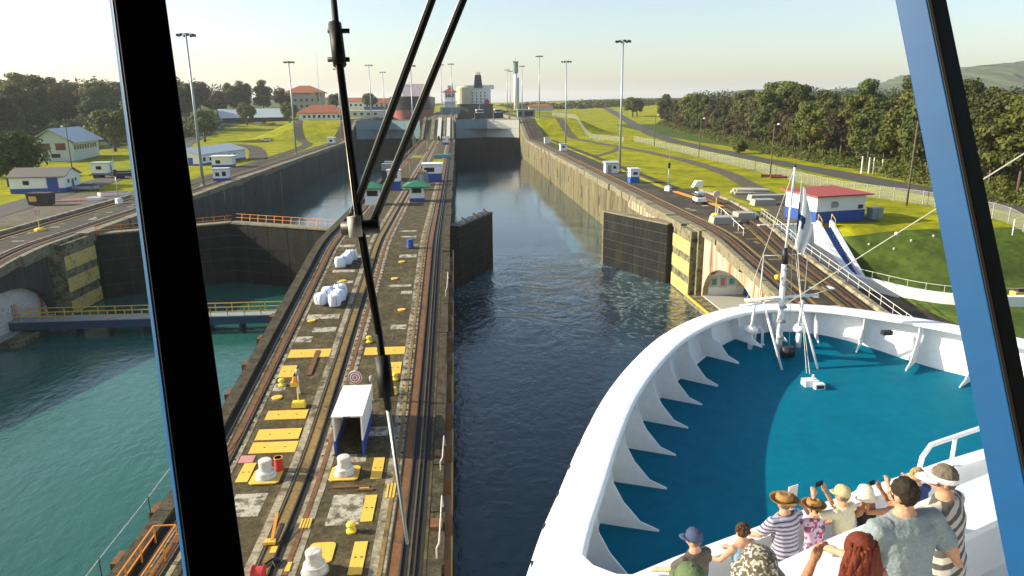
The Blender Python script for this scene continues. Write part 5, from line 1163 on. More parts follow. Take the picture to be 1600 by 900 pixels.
# ================================================================ ON THE CENTRE WALL
def bollard(loc, label, plate=True, red=False):
    t = thing('mooring_bollard', label, 'bollard', loc, 0, 'white mooring bollards')
    MB().lathe([(.66, 0), (.66, .16), (.6, .34), (.57, .48), (.43, .56), (.41, .62), (.41, 1.02), (.43, 1.05), (.43, 1.2), (.38, 1.26), (.1, 1.28)], (0, 0, 0), 32).build('drum', 'dirty_white', t)
    MB().lathe([(.575, .4), (.585, .42), (.585, .47), (.575, .49)], (0, 0, 0), 22).build('collar', 'white_paint', t, True)
    MB().lathe([(.735, .0), (.735, .06), (.7, .08)], (0, 0, 0), 22).build('flange', 'grey_paint', t, True)
    if plate: MB().prism([(-.95, -.75), (-.75, -.95), (.75, -.95), (.95, -.75), (.95, .75), (.75, .95), (-.75, .95), (-.95, .75)], -.02, .06).build('base_plate', 'yellow_paint', t)
bollard((-13.2, 43.7, prof(43.7)+.03), 'white bollard on the centre wall beside the red drum'); bollard((-8.1, 43.7, prof(43.7)+.03), 'white bollard in front of the white shelter'); bollard((-8.15, 33.6, 3.6), 'nearest white bollard at the bottom edge on the rounded yellow plate', False)
simple('drum', 'red steel drum behind a white bollard', 'drum', (-12.55, 44.5, prof(44.5)), [('barrel', MB().lathe([(.28, 0), (.29, .02), (.28, .3), (.29, .32), (.28, .34), (.28, .62), (.29, .64), (.28, .66), (.28, .92), (.29, .95), (.25, .95), (.25, .9), (.02, .9)], (0, 0, 0), 18), 'red_paint'), ('rim', MB().lathe([(.3, .93), (.3, .97), (.26, .97), (.26, .93)], (0, 0, 0), 18), 'yellow_paint')])
simple('drum', 'blue steel drum on the centre wall ramp', 'drum', (-6.45, 90.5, prof(90.5)), [('barrel', MB().lathe([(.42, 0), (.44, .05), (.42, .35), (.44, .4), (.42, .7), (.44, .75), (.42, 1.1), (.38, 1.12), (.02, 1.1)], (0, 0, 0), 16), 'blue_paint'), ('lid', MB().lathe([(.36, 1.11), (.36, 1.14)], (0, 0, 0), 16), 'bright_blue')])
def knob(loc, label):
    simple('small_bollard', label, 'bollard', loc, [('base', MB().lathe([(.3, 0), (.3, .1), (.14, .16), (.13, .3)], (0, 0, 0), 16), 'yellow_bright'), ('cap', MB().lathe([(.13, .3), (.26, .36), (.28, .48), (.2, .58), (.02, .62)], (0, 0, 0), 16), 'yellow_bright')], 0, 'yellow mooring knobs')
knob((-6.75, 37.1, 3.6), 'small yellow knob standing among the nearest yellow plates'); knob((-15.0, 56.3, prof(56.3)), 'small yellow knob by the square yellow plate on the left'); knob((-5.8, 56.6, prof(56.6)), 'small yellow knob behind the wiper clip on the right')
knob((-5.7, 54.3, prof(54.3)), 'small yellow knob nearest the white shelter on the right'); knob((-8.7, 63.8, prof(63.8)), 'small yellow knob beyond the paired yellow plates')
# white shelter, open to the front
t = thing('shelter', 'white tunnel-shaped shelter with blue base on the centre wall', 'shelter', (-8.1, 48.7, prof(48.7)), 0)
L_, w_, h_ = 2.7, .95, 2.75
for s in (-1, 1):
    MB().box(s*w_-.06, s*w_+.06, -L_, L_, -.5, h_-.1).build('side_wall', 'white_paint', t); MB().box(s*w_-.075, s*w_+.075, -L_-.01, L_+.01, -.52, .85).build('blue_base', 'blue_paint', t)
MB().box(-w_, w_, L_-.1, L_, -.5, h_-.15).build('end_wall', 'white_paint', t)
MB().prism([(-w_-.12, -L_-.1), (w_+.12, -L_-.1), (w_+.12, L_+.1), (-w_-.12, L_+.1)], lambda x, y: h_-.12+.13*(1-abs(x)/1.1), lambda x, y: h_-.02+.2*(1-abs(x)/1.1)).build('roof', 'white_paint', t)
MB().box(-.25, .25, -L_-.13, -L_-.1, h_-.16, h_-.06).build('name_plate', 'dark_metal', t)
t = thing('signal_stand', 'yellow stand with lever and lamp in front of the yellow plates', 'signal', (-12.95, 52.9, prof(52.9)))
MB().hexa([(-.55, -.3, 0), (.55, -.3, 0), (.55, .3, 0), (-.55, .3, 0)], [(-.45, -.25, .45), (.45, -.25, .45), (.45, .25, .45), (-.45, .25, .45)]).build('base', 'yellow_bright', t); MB().tube([(0, 0, .4), (-.05, .2, 1.7)], .06).build('lever', 'yellow_bright', t)
MB().box(-.55, .05, .1, .5, 1.6, 1.95).build('head', 'yellow_paint', t); MB().cyl((-.25, .3, 1.95), (-.25, .3, 2.35), .22, .12).build('lamp', 'orange_paint', t)
for x, y, lb in ((-13.3, 54.9, 'thin white lamp post behind the yellow signal stand'), (-7.3, 53.4, 'thin white lamp post right of the target disc')):
    simple('path_lamp', lb, 'lamp post', (x, y, prof(y)), [('post', MB().cyl((0, 0, 0), (0, 0, 1.7), .05), 'dirty_white'), ('head', MB().ball((0, 0, 1.85), .2, .2, .28), 'grey_paint'), ('foot', MB().lathe([(.15, 0), (.12, .1)], (0, 0, 0), 10), 'grey_paint')], 0, 'small lamps on the centre wall')
arrow_sign((-8.6, 53.6, prof(53.6)), 'red and white target disc behind the white shelter', 1.9)
def bag(loc, label, s):
    r = random.Random(int(s*100)); vs = []; n, m_ = 16, 9
    t = thing('bulk_bag', label, 'bag', loc, s*3, 'white bulk bags'); mb = MB()
    rows = []
    for j in range(m_+1):
        v = j/m_; row = []
        for k in range(n):
            a = 2*math.pi*k/n; c_, s_ = math.cos(a), math.sin(a); rr = .62/max(abs(c_)**4+abs(s_)**4, .01)**.25
            bul = (.92+.14*math.sin(math.pi*v))*(1 if v < .9 else .86); rr *= bul*(1+.05*noise.noise(Vector((c_*3, s_*3, v*4+s))))
            row.append((rr*c_, rr*s_, 1.15*v+.06*noise.noise(Vector((c_*2, s_*2, s)))*(v > .8)))
        rows.append(row)
    loftbody(mb, rows, n); mb.build('sack', 'bag_white', t, True)
    for k in range(4): a = k*math.pi/2+.78; MB().tube([(.6*math.cos(a)-.1, .6*math.sin(a), 1.05), (.55*math.cos(a), .55*math.sin(a), 1.32), (.6*math.cos(a)+.1, .6*math.sin(a), 1.05)], .03).build('loop', 'cloth_denim' if k % 2 else 'bag_white', t)
    MB().tube([(-.66, 0, .1), (-.68, 0, .9), (-.4, 0, 1.18)], .025).build('strap', 'cloth_denim', t)
for k, (x, y, lb) in enumerate(((-14.6, 73.1, 'white bulk bag at the left of the nearer heap'), (-13.2, 72.6, 'white bulk bag nearest, right front of the nearer heap'), (-14.2, 74.7, 'white bulk bag with yellow label, left rear of the nearer heap'), (-12.95, 73.9, 'white bulk bag in the middle right of the nearer heap'), (-13.0, 75.3, 'white bulk bag at the right rear of the nearer heap'),
                    (-14.3, 84.1, 'white bulk bag nearest in the farther heap'), (-13.7, 85.2, 'white bulk bag in the middle of the farther heap'), (-13.3, 86.5, 'white bulk bag at the back of the farther heap'))):
    bag((x, y, prof(y)), lb, .3+k*.37)
def post_light(loc, label, H=2.6):
    simple('track_marker', label, 'marker', loc, [('post', MB().cyl((0, 0, 0), (0, 0, H), .05), 'mast_grey'), ('sign', MB().box(-.55, .55, -.04, .04, H*.5, H*.5+.55), 'orange_paint')], 0, 'orange signs on posts along the centre wall')
for k, (x, y) in enumerate(((-13.2, 166), (-8.3, 159), (-13.0, 193), (-9.9, 232), (-15.2, 263), (-7.5, 262), (-12.6, 300), (-5.8, 300), (-15.5, 205), (-11, 335))):
    post_light((x, y, 10), 'orange sign on a thin post along the far centre wall', 5.5)
hut('control_hut', 'green-roofed white control hut on the right of the centre wall', 'hut', (-7.8, 133, 10), 0, 2.6, 2.6, 2.9, 'white_paint', 'blue_paint', .7, 'hip', 'green_roof', 1.0, 1.2, wins=(('f', .5, 1.7, 1.6, .8), ('l', .5, 1.7, 1.4, .8), ('r', .5, 1.7, 1.4, .8)))
hut('control_hut', 'green-roofed white control hut on the left edge, behind the wiper', 'hut', (-15.4, 129.5, 10), 0, 2.6, 2.6, 3.1, 'white_paint', None, .7, 'hip', 'green_roof', 1.0, .8, wins=(('f', .5, 1.7, 1.8, .9), ('r', .5, 1.7, 1.4, .9)))
hut('control_hut', 'white hut with deep blue base right of the green roofs', 'hut', (-6.1, 167, 10), 0, 4.2, 4.0, 4.0, 'white_paint', 'blue_paint', 2.0, 'flat', 'white_paint', 0, .3, wins=(('f', .35, 2.4, 2.2, .9), ('l', .5, 2.4, 2.2, .9)), doors=(('f', .15, 0, 1.0, 2.2, 'gate_blue'),))
hut('control_hut', 'white and blue hut left of centre, between the wiper arms', 'hut', (-13.5, 151.5, 10), 0, 2.6, 2.6, 4.0, 'white_paint', 'blue_paint', 1.9, 'flat', 'dirty_white', 0, .2, wins=(('f', .5, 2.6, 1.4, .6),))
hut('control_hut', 'grey service box in front of the deep blue based hut', 'hut', (-8.2, 160.5, 10), 0, 1.8, 2, 2.8, 'gate_blue', None, .5, 'flat', 'grey_paint', 0, .1, doors=(('f', .5, .1, 1.0, 2.2, 'grey_paint'),))
hut('control_hut', 'tiny lilac-white hut at the foot of the far ramp on the centre wall', 'hut', (-5.4, 318, 10), 0, 2.6, 2.6, 3, 'white_paint', 'blue_paint', 1.0, 'flat', 'white_paint', 0, .2)
simple('tarpaulin_crate', 'teal covered crate across the far centre wall', 'crate', (-5.2, 240, 10), [('cover', MB().hexa([(-2.8, -1.2, 0), (2.8, -1.2, 0), (2.8, 1.2, 0), (-2.8, 1.2, 0)], [(-2.6, -1, 1.2), (2.6, -1, 1.2), (2.6, 1, 1.2), (-2.6, 1, 1.2)]), 'mural_teal'), ('skid', MB().box(-2.9, 2.9, -1.3, 1.3, 0, .15), 'dark_metal')])
for x0, y0, lb in ((-13.8, 248, 'grass patch on the far centre wall, left'), (-6.2, 228, 'grass patch on the far centre wall, right')):
    simple('lawn_patch', lb, 'lawn', (x0, y0, 10), [('turf', MB().box(-1.7, 1.7, -7, 7, 0, .06), 'grass'), ('edge', MB().box(-1.8, 1.8, -7.1, 7.1, 0, .03), 'light_concrete')])
t = thing('towing_locomotive', 'dark towing locomotive on the far centre wall behind the wiper arm', 'locomotive', (-16.5, 172, 10))
MB().box(-1.3, 1.3, -4.5, 4.5, .7, 2.6).build('body', 'hull_dark', t)
for y in (-4.2, 2.4): c_ = MB().box(-1.2, 1.2, y, y+1.8, 2.6, 4.1).build('cab', 'grey_paint', t); MB().box(-1.22, 1.22, y+.2, y+1.6, 3.1, 3.8).build('cab_window', 'window_dark', c_)
for y in (-3.5, -2.3, 2.3, 3.5):
    for s in (-1, 1): MB().cyl((s*.7, y, .5), (s*.85, y, .5), .45, .45, 14).build('wheel', 'rail_steel', t)
for x in (-9.2, -4.7):
    simple('white_stair', 'narrow white stair running up the far ramp of the centre wall, %s' % ('left one' if x < -6 else 'right one'), 'stairs', (x, 350, 10), [('flight', MB().hexa([(-.9, 0, .2), (.9, 0, .2), (.9, 44, 8.9), (-.9, 44, 8.9)], [(-.9, 0, 1.1), (.9, 0, 1.1), (.9, 44, 10), (-.9, 44, 10)]), 'dirty_white'), ('portal', MB().box(-.6, .6, -.2, .2, 0, 2.2), 'dark_metal')])
for x, w_ in ((-17.2, 1.0), (-12.6, 1.6), (-6.7, 1.3), (-2.6, .8)):
    t = simple('buttress', 'dark concrete buttress on the far ramp of the centre wall', 'buttress', (x, 350, 10), [('rib', MB().hexa([(-w_/2, 0, -.2), (w_/2, 0, -.2), (w_/2, 46, 8.6), (-w_/2, 46, 8.6)], [(-w_/2, 0, .7), (w_/2, 0, .7), (w_/2, 46, 10.5), (-w_/2, 46, 10.5)]), 'pillar_concrete')], 0, 'buttresses on the far ramp')
t = thing('stair_cage', 'yellow railed stair cage at the near left edge of the centre wall', 'railing', (-17.0, 34.5, 3.6))
for x in (-.6, .6):
    for zz in (.55, 1.1): MB().beam((x, -3, zz), (x, 2.4, zz), .06, .06).build('hand_rail', 'orange_paint', t)
    for y in (-3, -1.2, .6, 2.4): MB().box(x-.035, x+.035, y-.035, y+.035, 0, 1.12).build('post', 'orange_paint', t)
MB().beam((-.6, 2.4, 1.1), (.6, 2.4, 1.1), .06, .06).build('hand_rail', 'orange_paint', t)
# workers' bits near the bottom
simple('cable_reel', 'red cable reel beside the dark hose at the bottom left', 'reel', (-10.9, 33.0, 3.65), [('drum', MB().cyl((-.25, 0, .4), (.25, 0, .4), .38, .38, 18), 'red_paint'), ('flange', MB().cyl((-.3, 0, .4), (-.25, 0, .4), .46, .46, 18), 'red_paint'), ('flange', MB().cyl((.25, 0, .4), (.3, 0, .4), .46, .46, 18), 'red_paint')])
simple('hose', 'dark hose lying by the red reel', 'hose', (-10.6, 34.2, 3.65), [('coil', MB().tube([(-.3, 0, .08), (0, .4, .1), (.4, .5, .08), (.6, .1, .1), (.3, -.2, .1), (.1, .1, .16), (.4, .3, .18)], .07, 8), 'black_rubber'), ('nozzle', MB().cyl((-.5, -.1, .1), (-.3, 0, .08), .08, .06), 'dark_metal')])
simple('switch_lever', 'orange track switch lever in the centre track near the bottom', 'lever', (-11.1, 36.2, 3.7), [('box', MB().box(-.3, .3, -.2, .2, 0, .18), 'yellow_paint'), ('lever', MB().beam((.1, 0, .15), (-.1, 2.2, .5), .16, .1), 'orange_paint'), ('weight', MB().beam((.3, .1, .1), (.4, 1.4, .3), .2, .14), 'dark_metal')])

# ================================================================ SHIPS AND TOWERS BEYOND THE FAR GATE
t = thing('tanker', 'white-sterned tanker with black funnel in the right lane beyond the gate', 'ship', (15.6, 640, 14))
MB().prism([(-15.5, 0), (-13, -6), (-6, -9), (6, -9), (13, -6), (15.5, 0), (15.5, 60), (-15.5, 60)], -1, 12.5).build('hull', 'hull_dark', t)
dk = MB().box(-13.5, 13.5, 0, 14, 12.5, 28).build('deckhouse', 'white_paint', t); MB().box(-17, 17, 10, 15, 25, 28.5).build('bridge', 'white_paint', t); MB().lathe([(6.5, 12.5), (6.5, 26), (4, 27.5), (1, 28)], (-9.5, -4, 0), 20).build('tank', 'cloth_cream', t)
for j in range(4):
    for k in range(6): MB().box(-10+k*3.6, -9+k*3.6, -.1, 0, 13.6+2.5*j, 14.8+2.5*j).build('window', 'window_dark', dk)
fn = MB().hexa([(-1, -3, 26), (6.5, -3, 26), (6.5, 4, 26), (-1, 4, 26)], [(.2, -2.5, 36.5), (5.3, -2.5, 36.5), (5.3, 3.5, 36.5), (.2, 3.5, 36.5)]).build('funnel', 'funnel', t)
for x in (1.2, 2.8, 4.4): MB().cyl((x, 0, 36), (x, 0, 39), .5, .5, 8).build('exhaust', 'dirty_white', fn)
MB().cyl((-6, 13, 25), (-6, 13, 34), .3, .1, 6).build('radar_mast', 'white_paint', t)
for x in (-14, 10): MB().lathe([(2, 0), (2, 2.5), (.3, 4.5)], (x, -5, 12.5), 8).build('lifeboat', 'red_paint', t)
for k in range(12): MB().cyl((-13+k*2.3, -6, 12.5), (-13+k*2.3, -6, 13.8), .08).build('rail_post', 'white_paint', t)
t = thing('bulk_carrier', 'ship with black and faded red bow facing us in the left lane', 'ship', (-36, 560, 14))
def bowhull(zs, m_, name):
    rows = []
    for z, k in zs:
        row = []
        for i in range(25):
            a = math.pi*i/24; row.append((-15.8*k*math.cos(a), -26*math.sin(a)**.7*k+26, z))
        row = [(-15.8*k, 120, z)]+row+[(15.8*k, 120, z)]; rows.append(row)
    n = len(rows[0]); MB().add([p for r in rows for p in r], [(j*n+i, j*n+i+1, (j+1)*n+i+1, (j+1)*n+i) for j in range(len(rows)-1) for i in range(n-1)]).build(name, m_, t, True)
bowhull([(-1, .82), (4, .9), (8.5, .97)], 'hull_red', 'lower_hull'); bowhull([(8.5, .972), (13, .99), (18.5, 1.02)], 'hull_black', 'upper_hull')
MB().prism([(-14, 12), (-8, 3), (0, 1), (8, 3), (14, 12), (14, 110), (-14, 110)], 17, 17.6).build('deck', 'hull_red', t)
MB().cyl((0, 14, 17), (0, 14, 30), .35, .15, 8).build('foremast', 'mast_grey', t); MB().box(-3, 3, 13.8, 14.2, 26, 26.4).build('yard', 'mast_grey', t)
for x in (-7, 7): MB().box(x-1.2, x+1.2, -.4+6, 7, 11, 13.5).build('anchor_pocket', 'dirty_white', t); MB().cyl((x, 18, 17), (x, 18, 25), .3).build('derrick', 'mast_grey', t)
MB().box(-12, 12, 100, 112, 17, 30).build('deckhouse', 'white_paint', t)
def tug(loc, label):
    t = thing('tugboat', label, 'tugboat', loc, 0, 'tugboats behind the far gate'); MB().prism([(-4.5, -8), (-3, -10), (3, -10), (4.5, -8), (4.5, 8), (2, 13), (-2, 13), (-4.5, 8)], -1, 4).build('hull', 'hull_black', t)
    MB().tube([(-4.6, -8, 3.6), (-3, -10.2, 3.6), (3, -10.2, 3.6), (4.6, -8, 3.6)], .5).build('fender', 'dirty_white', t)
    h_ = MB().box(-3, 3, -4, 6, 4, 7.5).build('deckhouse', 'hull_dark', t); w_ = MB().prism([(-2, -2), (2, -2), (2.4, 3), (-2.4, 3)], 7, 9.6).build('wheelhouse', 'white_paint', t); MB().box(-2.1, 2.1, -2.1, 2.6, 8, 9.1).build('window_band', 'window_dark', w_)
    MB().cyl((0, 0, 9.6), (0, 0, 14), .2, .1).build('mast', 'mast_grey', t); MB().box(-1.6, 1.6, -.1, .1, 11.5, 11.8).build('yard', 'red_paint', t)
    for x in (-2.6, 2.6): MB().cyl((x, -4.5, 4), (x, -4.5, 9), .35, .3, 10).build('funnel', 'hull_black', t)
tug((13.5, 450, 14), 'dark tugboat behind the far gate, left one'); tug((25.5, 462, 14), 'dark tugboat behind the far gate, right one')
t = hut('control_tower', 'white control tower with red pagoda roof on the centre wall', 'tower', (-5.6, 600, 19), 0, 8.5, 8.5, 17, 'white_paint', None, 0, 'hip', 'red_roof', 3.4, 2.0, wins=[('f', .2+.2*k, 13, 1.2, 2.2) for k in range(4)])
MB().box(-8, 8, -5, 5, 0, 5).build('plinth', 'gate_blue', t); MB().box(-6, 6, -6, 6, 9, 9.6).build('balcony', 'white_paint', t)
MB().box(-1.6, 1.6, -1.6, 1.6, 20, 22).build('lantern', 'dirty_white', t); MB().cyl((2.4, 0, 19), (2.4, 0, 24), .4).build('chimney', 'pale_concrete', t)
t = thing('observation_tower', 'slender white tower with grey glazed top behind the far gate', 'tower', (55.5, 700, 20)); MB().cyl((0, 0, 0), (0, 0, 36), 1.8, 1.4, 14).build('shaft', 'white_paint', t, True); MB().box(1.6, 3.2, -.8, .8, 0, 30).build('lift_shaft', 'mast_grey', t)
MB().cyl((0, 0, 34), (0, 0, 44), 2.6, 2.6, 10).build('cabin', 'gate_blue', t); MB().box(-2.9, 2.9, -2.9, 2.9, 43.8, 44.6).build('roof', 'mast_grey', t); MB().cyl((0, 0, 44.5), (0, 0, 49), .25, .1, 6).build('aerial', 'mast_grey', t)
# ================================================================ TREES
def crown_mesh(name, seed, rx, rz, nb, nl, size, m_, flat=.75):
    r = random.Random(seed); vs = []; fs = []; blobs = []
    for k in range(nb):
        for _ in range(30):
            p = Vector((r.uniform(-1, 1), r.uniform(-1, 1), r.uniform(-.75, 1)))
            if .35 < p.length < 1: break
        blobs.append((Vector((p.x*rx*.78, p.y*rx*.78, p.z*rz*.8)), rx*r.uniform(.22, .42)))
    for c, br in blobs:
        for _ in range(nl):
            d = Vector((r.gauss(0, 1), r.gauss(0, 1), r.gauss(.25, 1))).normalized(); p = c+Vector((d.x*br, d.y*br, d.z*br*flat))*r.uniform(.72, 1.08)
            nrm = (d+Vector((r.uniform(-1, 1), r.uniform(-1, 1), r.uniform(-.3, 1)))*.7).normalized(); a = nrm.orthogonal().normalized(); a.rotate(Matrix.Rotation(r.uniform(0, 6.28), 3, nrm)); b = nrm.cross(a)
            s = size*r.uniform(.55, 1.25); w = s*r.uniform(.45, .8); o = len(vs)
            vs += [p-a*s, p-b*w+nrm*.1*s, p+a*s, p+b*w+nrm*.1*s]; fs.append((o, o+1, o+2, o+3))
    me = bpy.data.meshes.new(name); me.from_pydata([tuple(v) for v in vs], [], fs); me.materials.append(MATS[m_]); return me, blobs
def trunk_mesh(name, seed, H, blobs, zc, r0, m_='bark'):
    r = random.Random(seed); mb = MB(); top = zc-.1*H
    pts = [(0, 0, -.5), (r.uniform(-.2, .2), r.uniform(-.2, .2), top*.5), (r.uniform(-.4, .4), r.uniform(-.4, .4), top)]
    mb.tube(pts, [r0*1.3, r0, r0*.7], 8)
    for c, br in r.sample(blobs, min(8, len(blobs))):
        q = Vector((c.x, c.y, c.z+zc)); b = Vector(pts[2]) if r.random() < .6 else Vector(pts[1]).lerp(Vector(pts[2]), r.uniform(.3, .9)); mid = b.lerp(q, .5)+Vector((0, 0, -.08*H*.3)); mb.tube([b, mid, q], [r0*.45, r0*.3, r0*.1], 5)
    return mb.mesh(name, m_, True)
KINDS = []
def kind(seed, H, rx, rz, nb, nl, size, leaf, r0=.3, flat=.75):
    c, blobs = crown_mesh('crown', seed, rx, rz, nb, nl, size, leaf, flat); zc = H-rz*.92; t = trunk_mesh('trunk', seed, H, blobs, zc, r0); return (c, t, zc, H)
BIG = [kind(1, 20, 6.5, 9, 44, 170, .52, 'leaf_dark'), kind(2, 22, 6.2, 10, 46, 170, .5, 'leaf_dark'), kind(3, 18, 7, 7.8, 44, 170, .52, 'leaf_mid'), kind(4, 19, 6, 8.6, 40, 170, .5, 'leaf_brown'), kind(5, 21, 7.5, 8.5, 46, 170, .54, 'leaf_mid', .3, .5), kind(6, 17, 6.2, 7.6, 40, 170, .5, 'leaf_brown')]
ROUND = [kind(11, 11, 5.6, 4.6, 34, 120, .48, 'leaf_bright', .35), kind(12, 9, 4.2, 3.8, 28, 110, .44, 'leaf_bright', .3)]
DARKR = kind(13, 11.5, 8, 4.9, 46, 180, .42, 'leaf_dark', .4)
def tree(K, loc, label, s=1., group=None, name='tree', cat='tree', sz=None):
    c, tm, zc, H = K; t = thing(name, label, cat, loc, rnd.uniform(0, 6.28), group); t.scale = (s, s, s*(sz or rnd.uniform(.9, 1.1)))
    a = bpy.data.objects.new('trunk', tm); COL.objects.link(a); a.parent = t
    b = bpy.data.objects.new('crown', c); COL.objects.link(b); b.parent = t; b.location = (0, 0, zc); return t
def whereR(row, y):
    d = 'at the road edge' if row == 0 else ('in the second rank' if row == 1 else 'deep in the forest')
    p = 'far end, by the lone round tree' if y > 330 else ('above the bush on the road' if y > 210 else ('behind the white posts' if y > 140 else 'beside the right mullion'))
    return d, p
def edgeR(Y):
    P = [(70, 92), (114, 96), (132, 97), (185, 105), (240, 106), (350, 122), (485, 137), (600, 165)]
    for (a, x0), (b, x1) in zip(P[:-1], P[1:]):
        if Y <= b: return x0+(x1-x0)*(Y-a)/(b-a)
    return P[-1][1]
LBR = ['dark green forest tree beyond the road on the right', 'tall dark forest tree beyond the road on the right', 'mid green forest tree beyond the road on the right', 'brownish forest tree beyond the road on the right', 'broad mid green forest tree beyond the road on the right', 'small brownish forest tree beyond the road on the right']
y = 74.
row = 0
for row in range(3):
    y = 72.+row*3
    while y < 500-25*row:
        x = edgeR(y)+4+row*9.5+rnd.uniform(-2.5, 2.5); k = rnd.randrange(6); s = (.84+.075*row)*rnd.uniform(.78, 1.2)
        d_, p_ = whereR(row, y); tree(BIG[k], (x, y, gR(x, y)-.3), LBR[k].replace('beyond the road on the right', d_+', '+p_), s, 'trees of the right-hand forest'); y += rnd.uniform(5.5, 8.2)*(1+row*.13)*(1 if y < 300 else 1.35)
def whereL(x, y): return 'of the left woods, '+('front, ' if y < 400 else ('middle, ' if y < 500 else 'rear, '))+('at left edge of view' if x/y < -.62 else ('left of the black mullion' if x/y < -.47 else ('behind the black mullion' if x/y < -.39 else 'right of the black mullion')))
LBL = [l_.replace('beyond the road on the right', 'of the woods behind the left-hand buildings') for l_ in LBR]
for k in range(112):
    f_ = rnd.random(); 
    x = -150-rnd.random()**.8*190; yy_ = 330+rnd.uniform(0, 300)+max(0, -170-x)*-.05
    if x > -185 and yy_ < 470: x -= 50
    if abs(x+150) < 32 and abs(yy_-555) < 34: continue
    q = rnd.randrange(6); tree(BIG[q], (x, yy_, gL(x, yy_)-.3), LBL[q].replace('of the woods behind the left-hand buildings', whereL(x, yy_)), 1.2*rnd.uniform(.85, 1.3), 'trees of the left-hand woods')
for k in range(34):
    x = -205-rnd.random()*110; yy_ = 250+rnd.random()*90
    q = rnd.randrange(6); tree(BIG[q], (x, yy_, gL(x, yy_)-.3), LBL[q].replace('of the woods behind the left-hand buildings', whereL(x, yy_)), rnd.uniform(.85, 1.2), 'trees of the left-hand woods')
tree(ROUND[0], (-135, 298, 10), 'broad lone shade tree with sunlit crown left of the black mullion', 1.55); tree(ROUND[0], (-123, 366, gL(-123, 366)), 'round sunlit tree standing on the lawn right of the black mullion', 1.3); tree(ROUND[1], (-143, 512, gL(-143, 512)), 'small sunlit tree in front of the hangar', 1.6)
tree(DARKR, (-101, 170, 10), 'broad dark tree behind the white gabled house at the left edge', 1.0, None, 'tree', 'tree', 1.); tree(DARKR, (-123, 196, 10), 'dark tree at the left edge in front of the barn', .9, None, 'tree', 'tree', 1.1)
tree(ROUND[1], (-116, 520, gL(-116, 520)), 'small tree at the right end of the hangar', 1.5); tree(ROUND[0], (-92, 575, 22), 'tree at the right of the hip-roofed skyline building', 1.3); tree(BIG[3], (-132, 570, 21), 'tall tree left of the hip-roofed skyline building', 1.1); tree(ROUND[0], (-70, 600, 22), 'tree on the skyline behind the wiper blade', 1.2)
tree(ROUND[0], (144, 598, gR(144, 598)), 'lone round dark tree by the far road', 1.5); tree(ROUND[1], (149, 604, gR(149, 604)), 'lone round tree beside the dark round tree by the far road', 1.5)
tree(ROUND[1], (95.2, 240.7, 9), 'low dark bush beside the road on the right', .62, None, 'bush', 'bush')
# palm by the hip building
t = thing('palm_tree', 'palm in front of the hip-roofed skyline building', 'palm', (-104, 560, 21)); MB().tube([(0, 0, -.5), (.4, 0, 8), (.2, 0, 15)], [.35, .25, .2], 8).build('trunk', 'bark', t)
mb = MB()
for k in range(16):
    a = k*.4; d = Vector((math.cos(a), math.sin(a), 0)); up_ = rnd.uniform(.2, 1.)
    for j in range(6):
        p = Vector((.2, 0, 15))+d*j*.7+Vector((0, 0, up_*j*.5-.13*j*j)); q = Vector((.2, 0, 15))+d*(j+1)*.7+Vector((0, 0, up_*(j+1)*.5-.13*(j+1)**2)); s_ = d.cross(Vector((0, 0, 1)))*(.6-.08*j); mb.add([p-s_, q-s_*.8, q+s_*.8, p+s_], [(0, 1, 2, 3)])
mb.build('crown', 'leaf_mid', t)
def thicket(name, label, spots, leaf, seed, size=.38, nl=85):
    r = random.Random(seed); vs = []; fs = []
    for (x, y, z, br) in spots:
        for _ in range(nl):
            d = Vector((r.gauss(0, 1), r.gauss(0, 1), abs(r.gauss(0, 1)))).normalized(); p = Vector((x, y, z))+d*br*r.uniform(.6, 1.05); nrm = (d+Vector((r.uniform(-1, 1), r.uniform(-1, 1), r.uniform(-.3, 1)))*.7).normalized(); a = nrm.orthogonal().normalized(); a.rotate(Matrix.Rotation(r.uniform(0, 6.28), 3, nrm)); b = nrm.cross(a); s = size*r.uniform(.5, 1.3); o = len(vs)
            vs += [p-a*s, p-b*s*.5, p+a*s, p+b*s*.5]; fs.append((o, o+1, o+2, o+3))
    o = MB().add(vs, fs).build(name, leaf); o['kind'] = 'stuff'; tag(o, label, 'undergrowth'); return o
sp1 = []
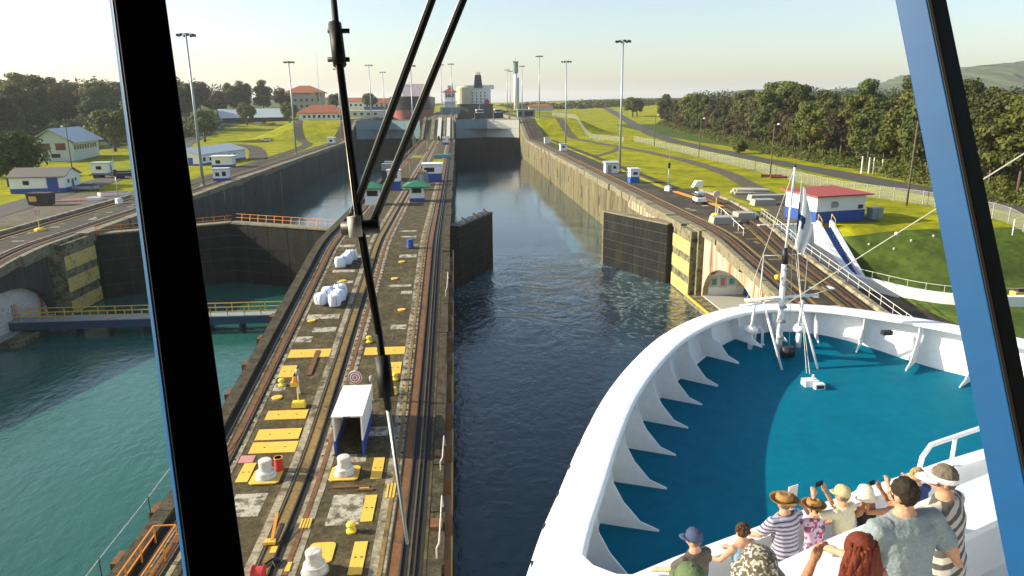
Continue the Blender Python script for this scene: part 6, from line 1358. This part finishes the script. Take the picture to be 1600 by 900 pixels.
for k in range(1100):
    y = 72+430*(k/1100.)**1.1; x = edgeR(y)+rnd.uniform(-2.5, 9); hh = max(0, x-edgeR(y))*rnd.uniform(0, .75); sp1.append((x, y, gR(x, y)-.2+hh, rnd.uniform(.9, 2.9)))
thicket('undergrowth', 'dense green undergrowth along the edge of the right-hand forest', sp1, 'leaf_mid', 21)
sp2 = []
for k in range(700):
    x = -142-rnd.random()*200; y = 310+rnd.random()*140-(x+150)*-.1; sp2.append((x, y, gL(x, y)+rnd.uniform(0, 6), rnd.uniform(1.5, 3.8)))
thicket('undergrowth', 'green undergrowth at the foot of the left-hand woods', sp2, 'leaf_dark', 22, .7)
sp3 = []
for k in range(700):
    x = rnd.uniform(60, 420); y = 760+rnd.uniform(0, 260)+x*.4; sp3.append((x, y, gR(x, y), rnd.uniform(5, 9)*(.7+.5*noise.noise(Vector((x*.02, 0, 0))))))
thicket('far_trees', 'hazy line of trees on the far right skyline', sp3, 'leaf_dark', 23, 2.0, 26)
sp4 = []
for k in range(500):
    y = rnd.uniform(75, 620); x = edgeR(y)+30+rnd.random()**1.5*220; sp4.append((x, y, gR(x, y)+rnd.uniform(7, 14), rnd.uniform(5, 8)))
thicket('far_trees', 'mass of treetops filling the back of the right-hand forest', sp4, 'leaf_dark', 24, 1.1, 50)
sp5 = []
for k in range(500):
    x = rnd.uniform(-700, -230); y = rnd.uniform(560, 1000); sp5.append((x, y, gL(x, y)+rnd.uniform(8, 22), rnd.uniform(6, 10)))
thicket('far_trees', 'mass of treetops filling the back of the left-hand woods', sp5, 'leaf_dark', 25, 1.6, 40)
# ================================================================ HAZE
hz = MB().box(-9500, 9500, -400, 14500, -4.5, 190).build('haze', None)
m = bpy.data.materials.new('haze_air'); m.use_nodes = True; n = m.node_tree.nodes; n.clear()
v = n.new('ShaderNodeVolumePrincipled'); v.inputs['Color'].default_value = (.93, .97, 1, 1); v.inputs['Density'].default_value = .0001; v.inputs['Anisotropy'].default_value = .2
ou = n.new('ShaderNodeOutputMaterial'); m.node_tree.links.new(v.outputs[0], ou.inputs['Volume'])
hz.data.materials.append(m); hz['kind'] = 'stuff'
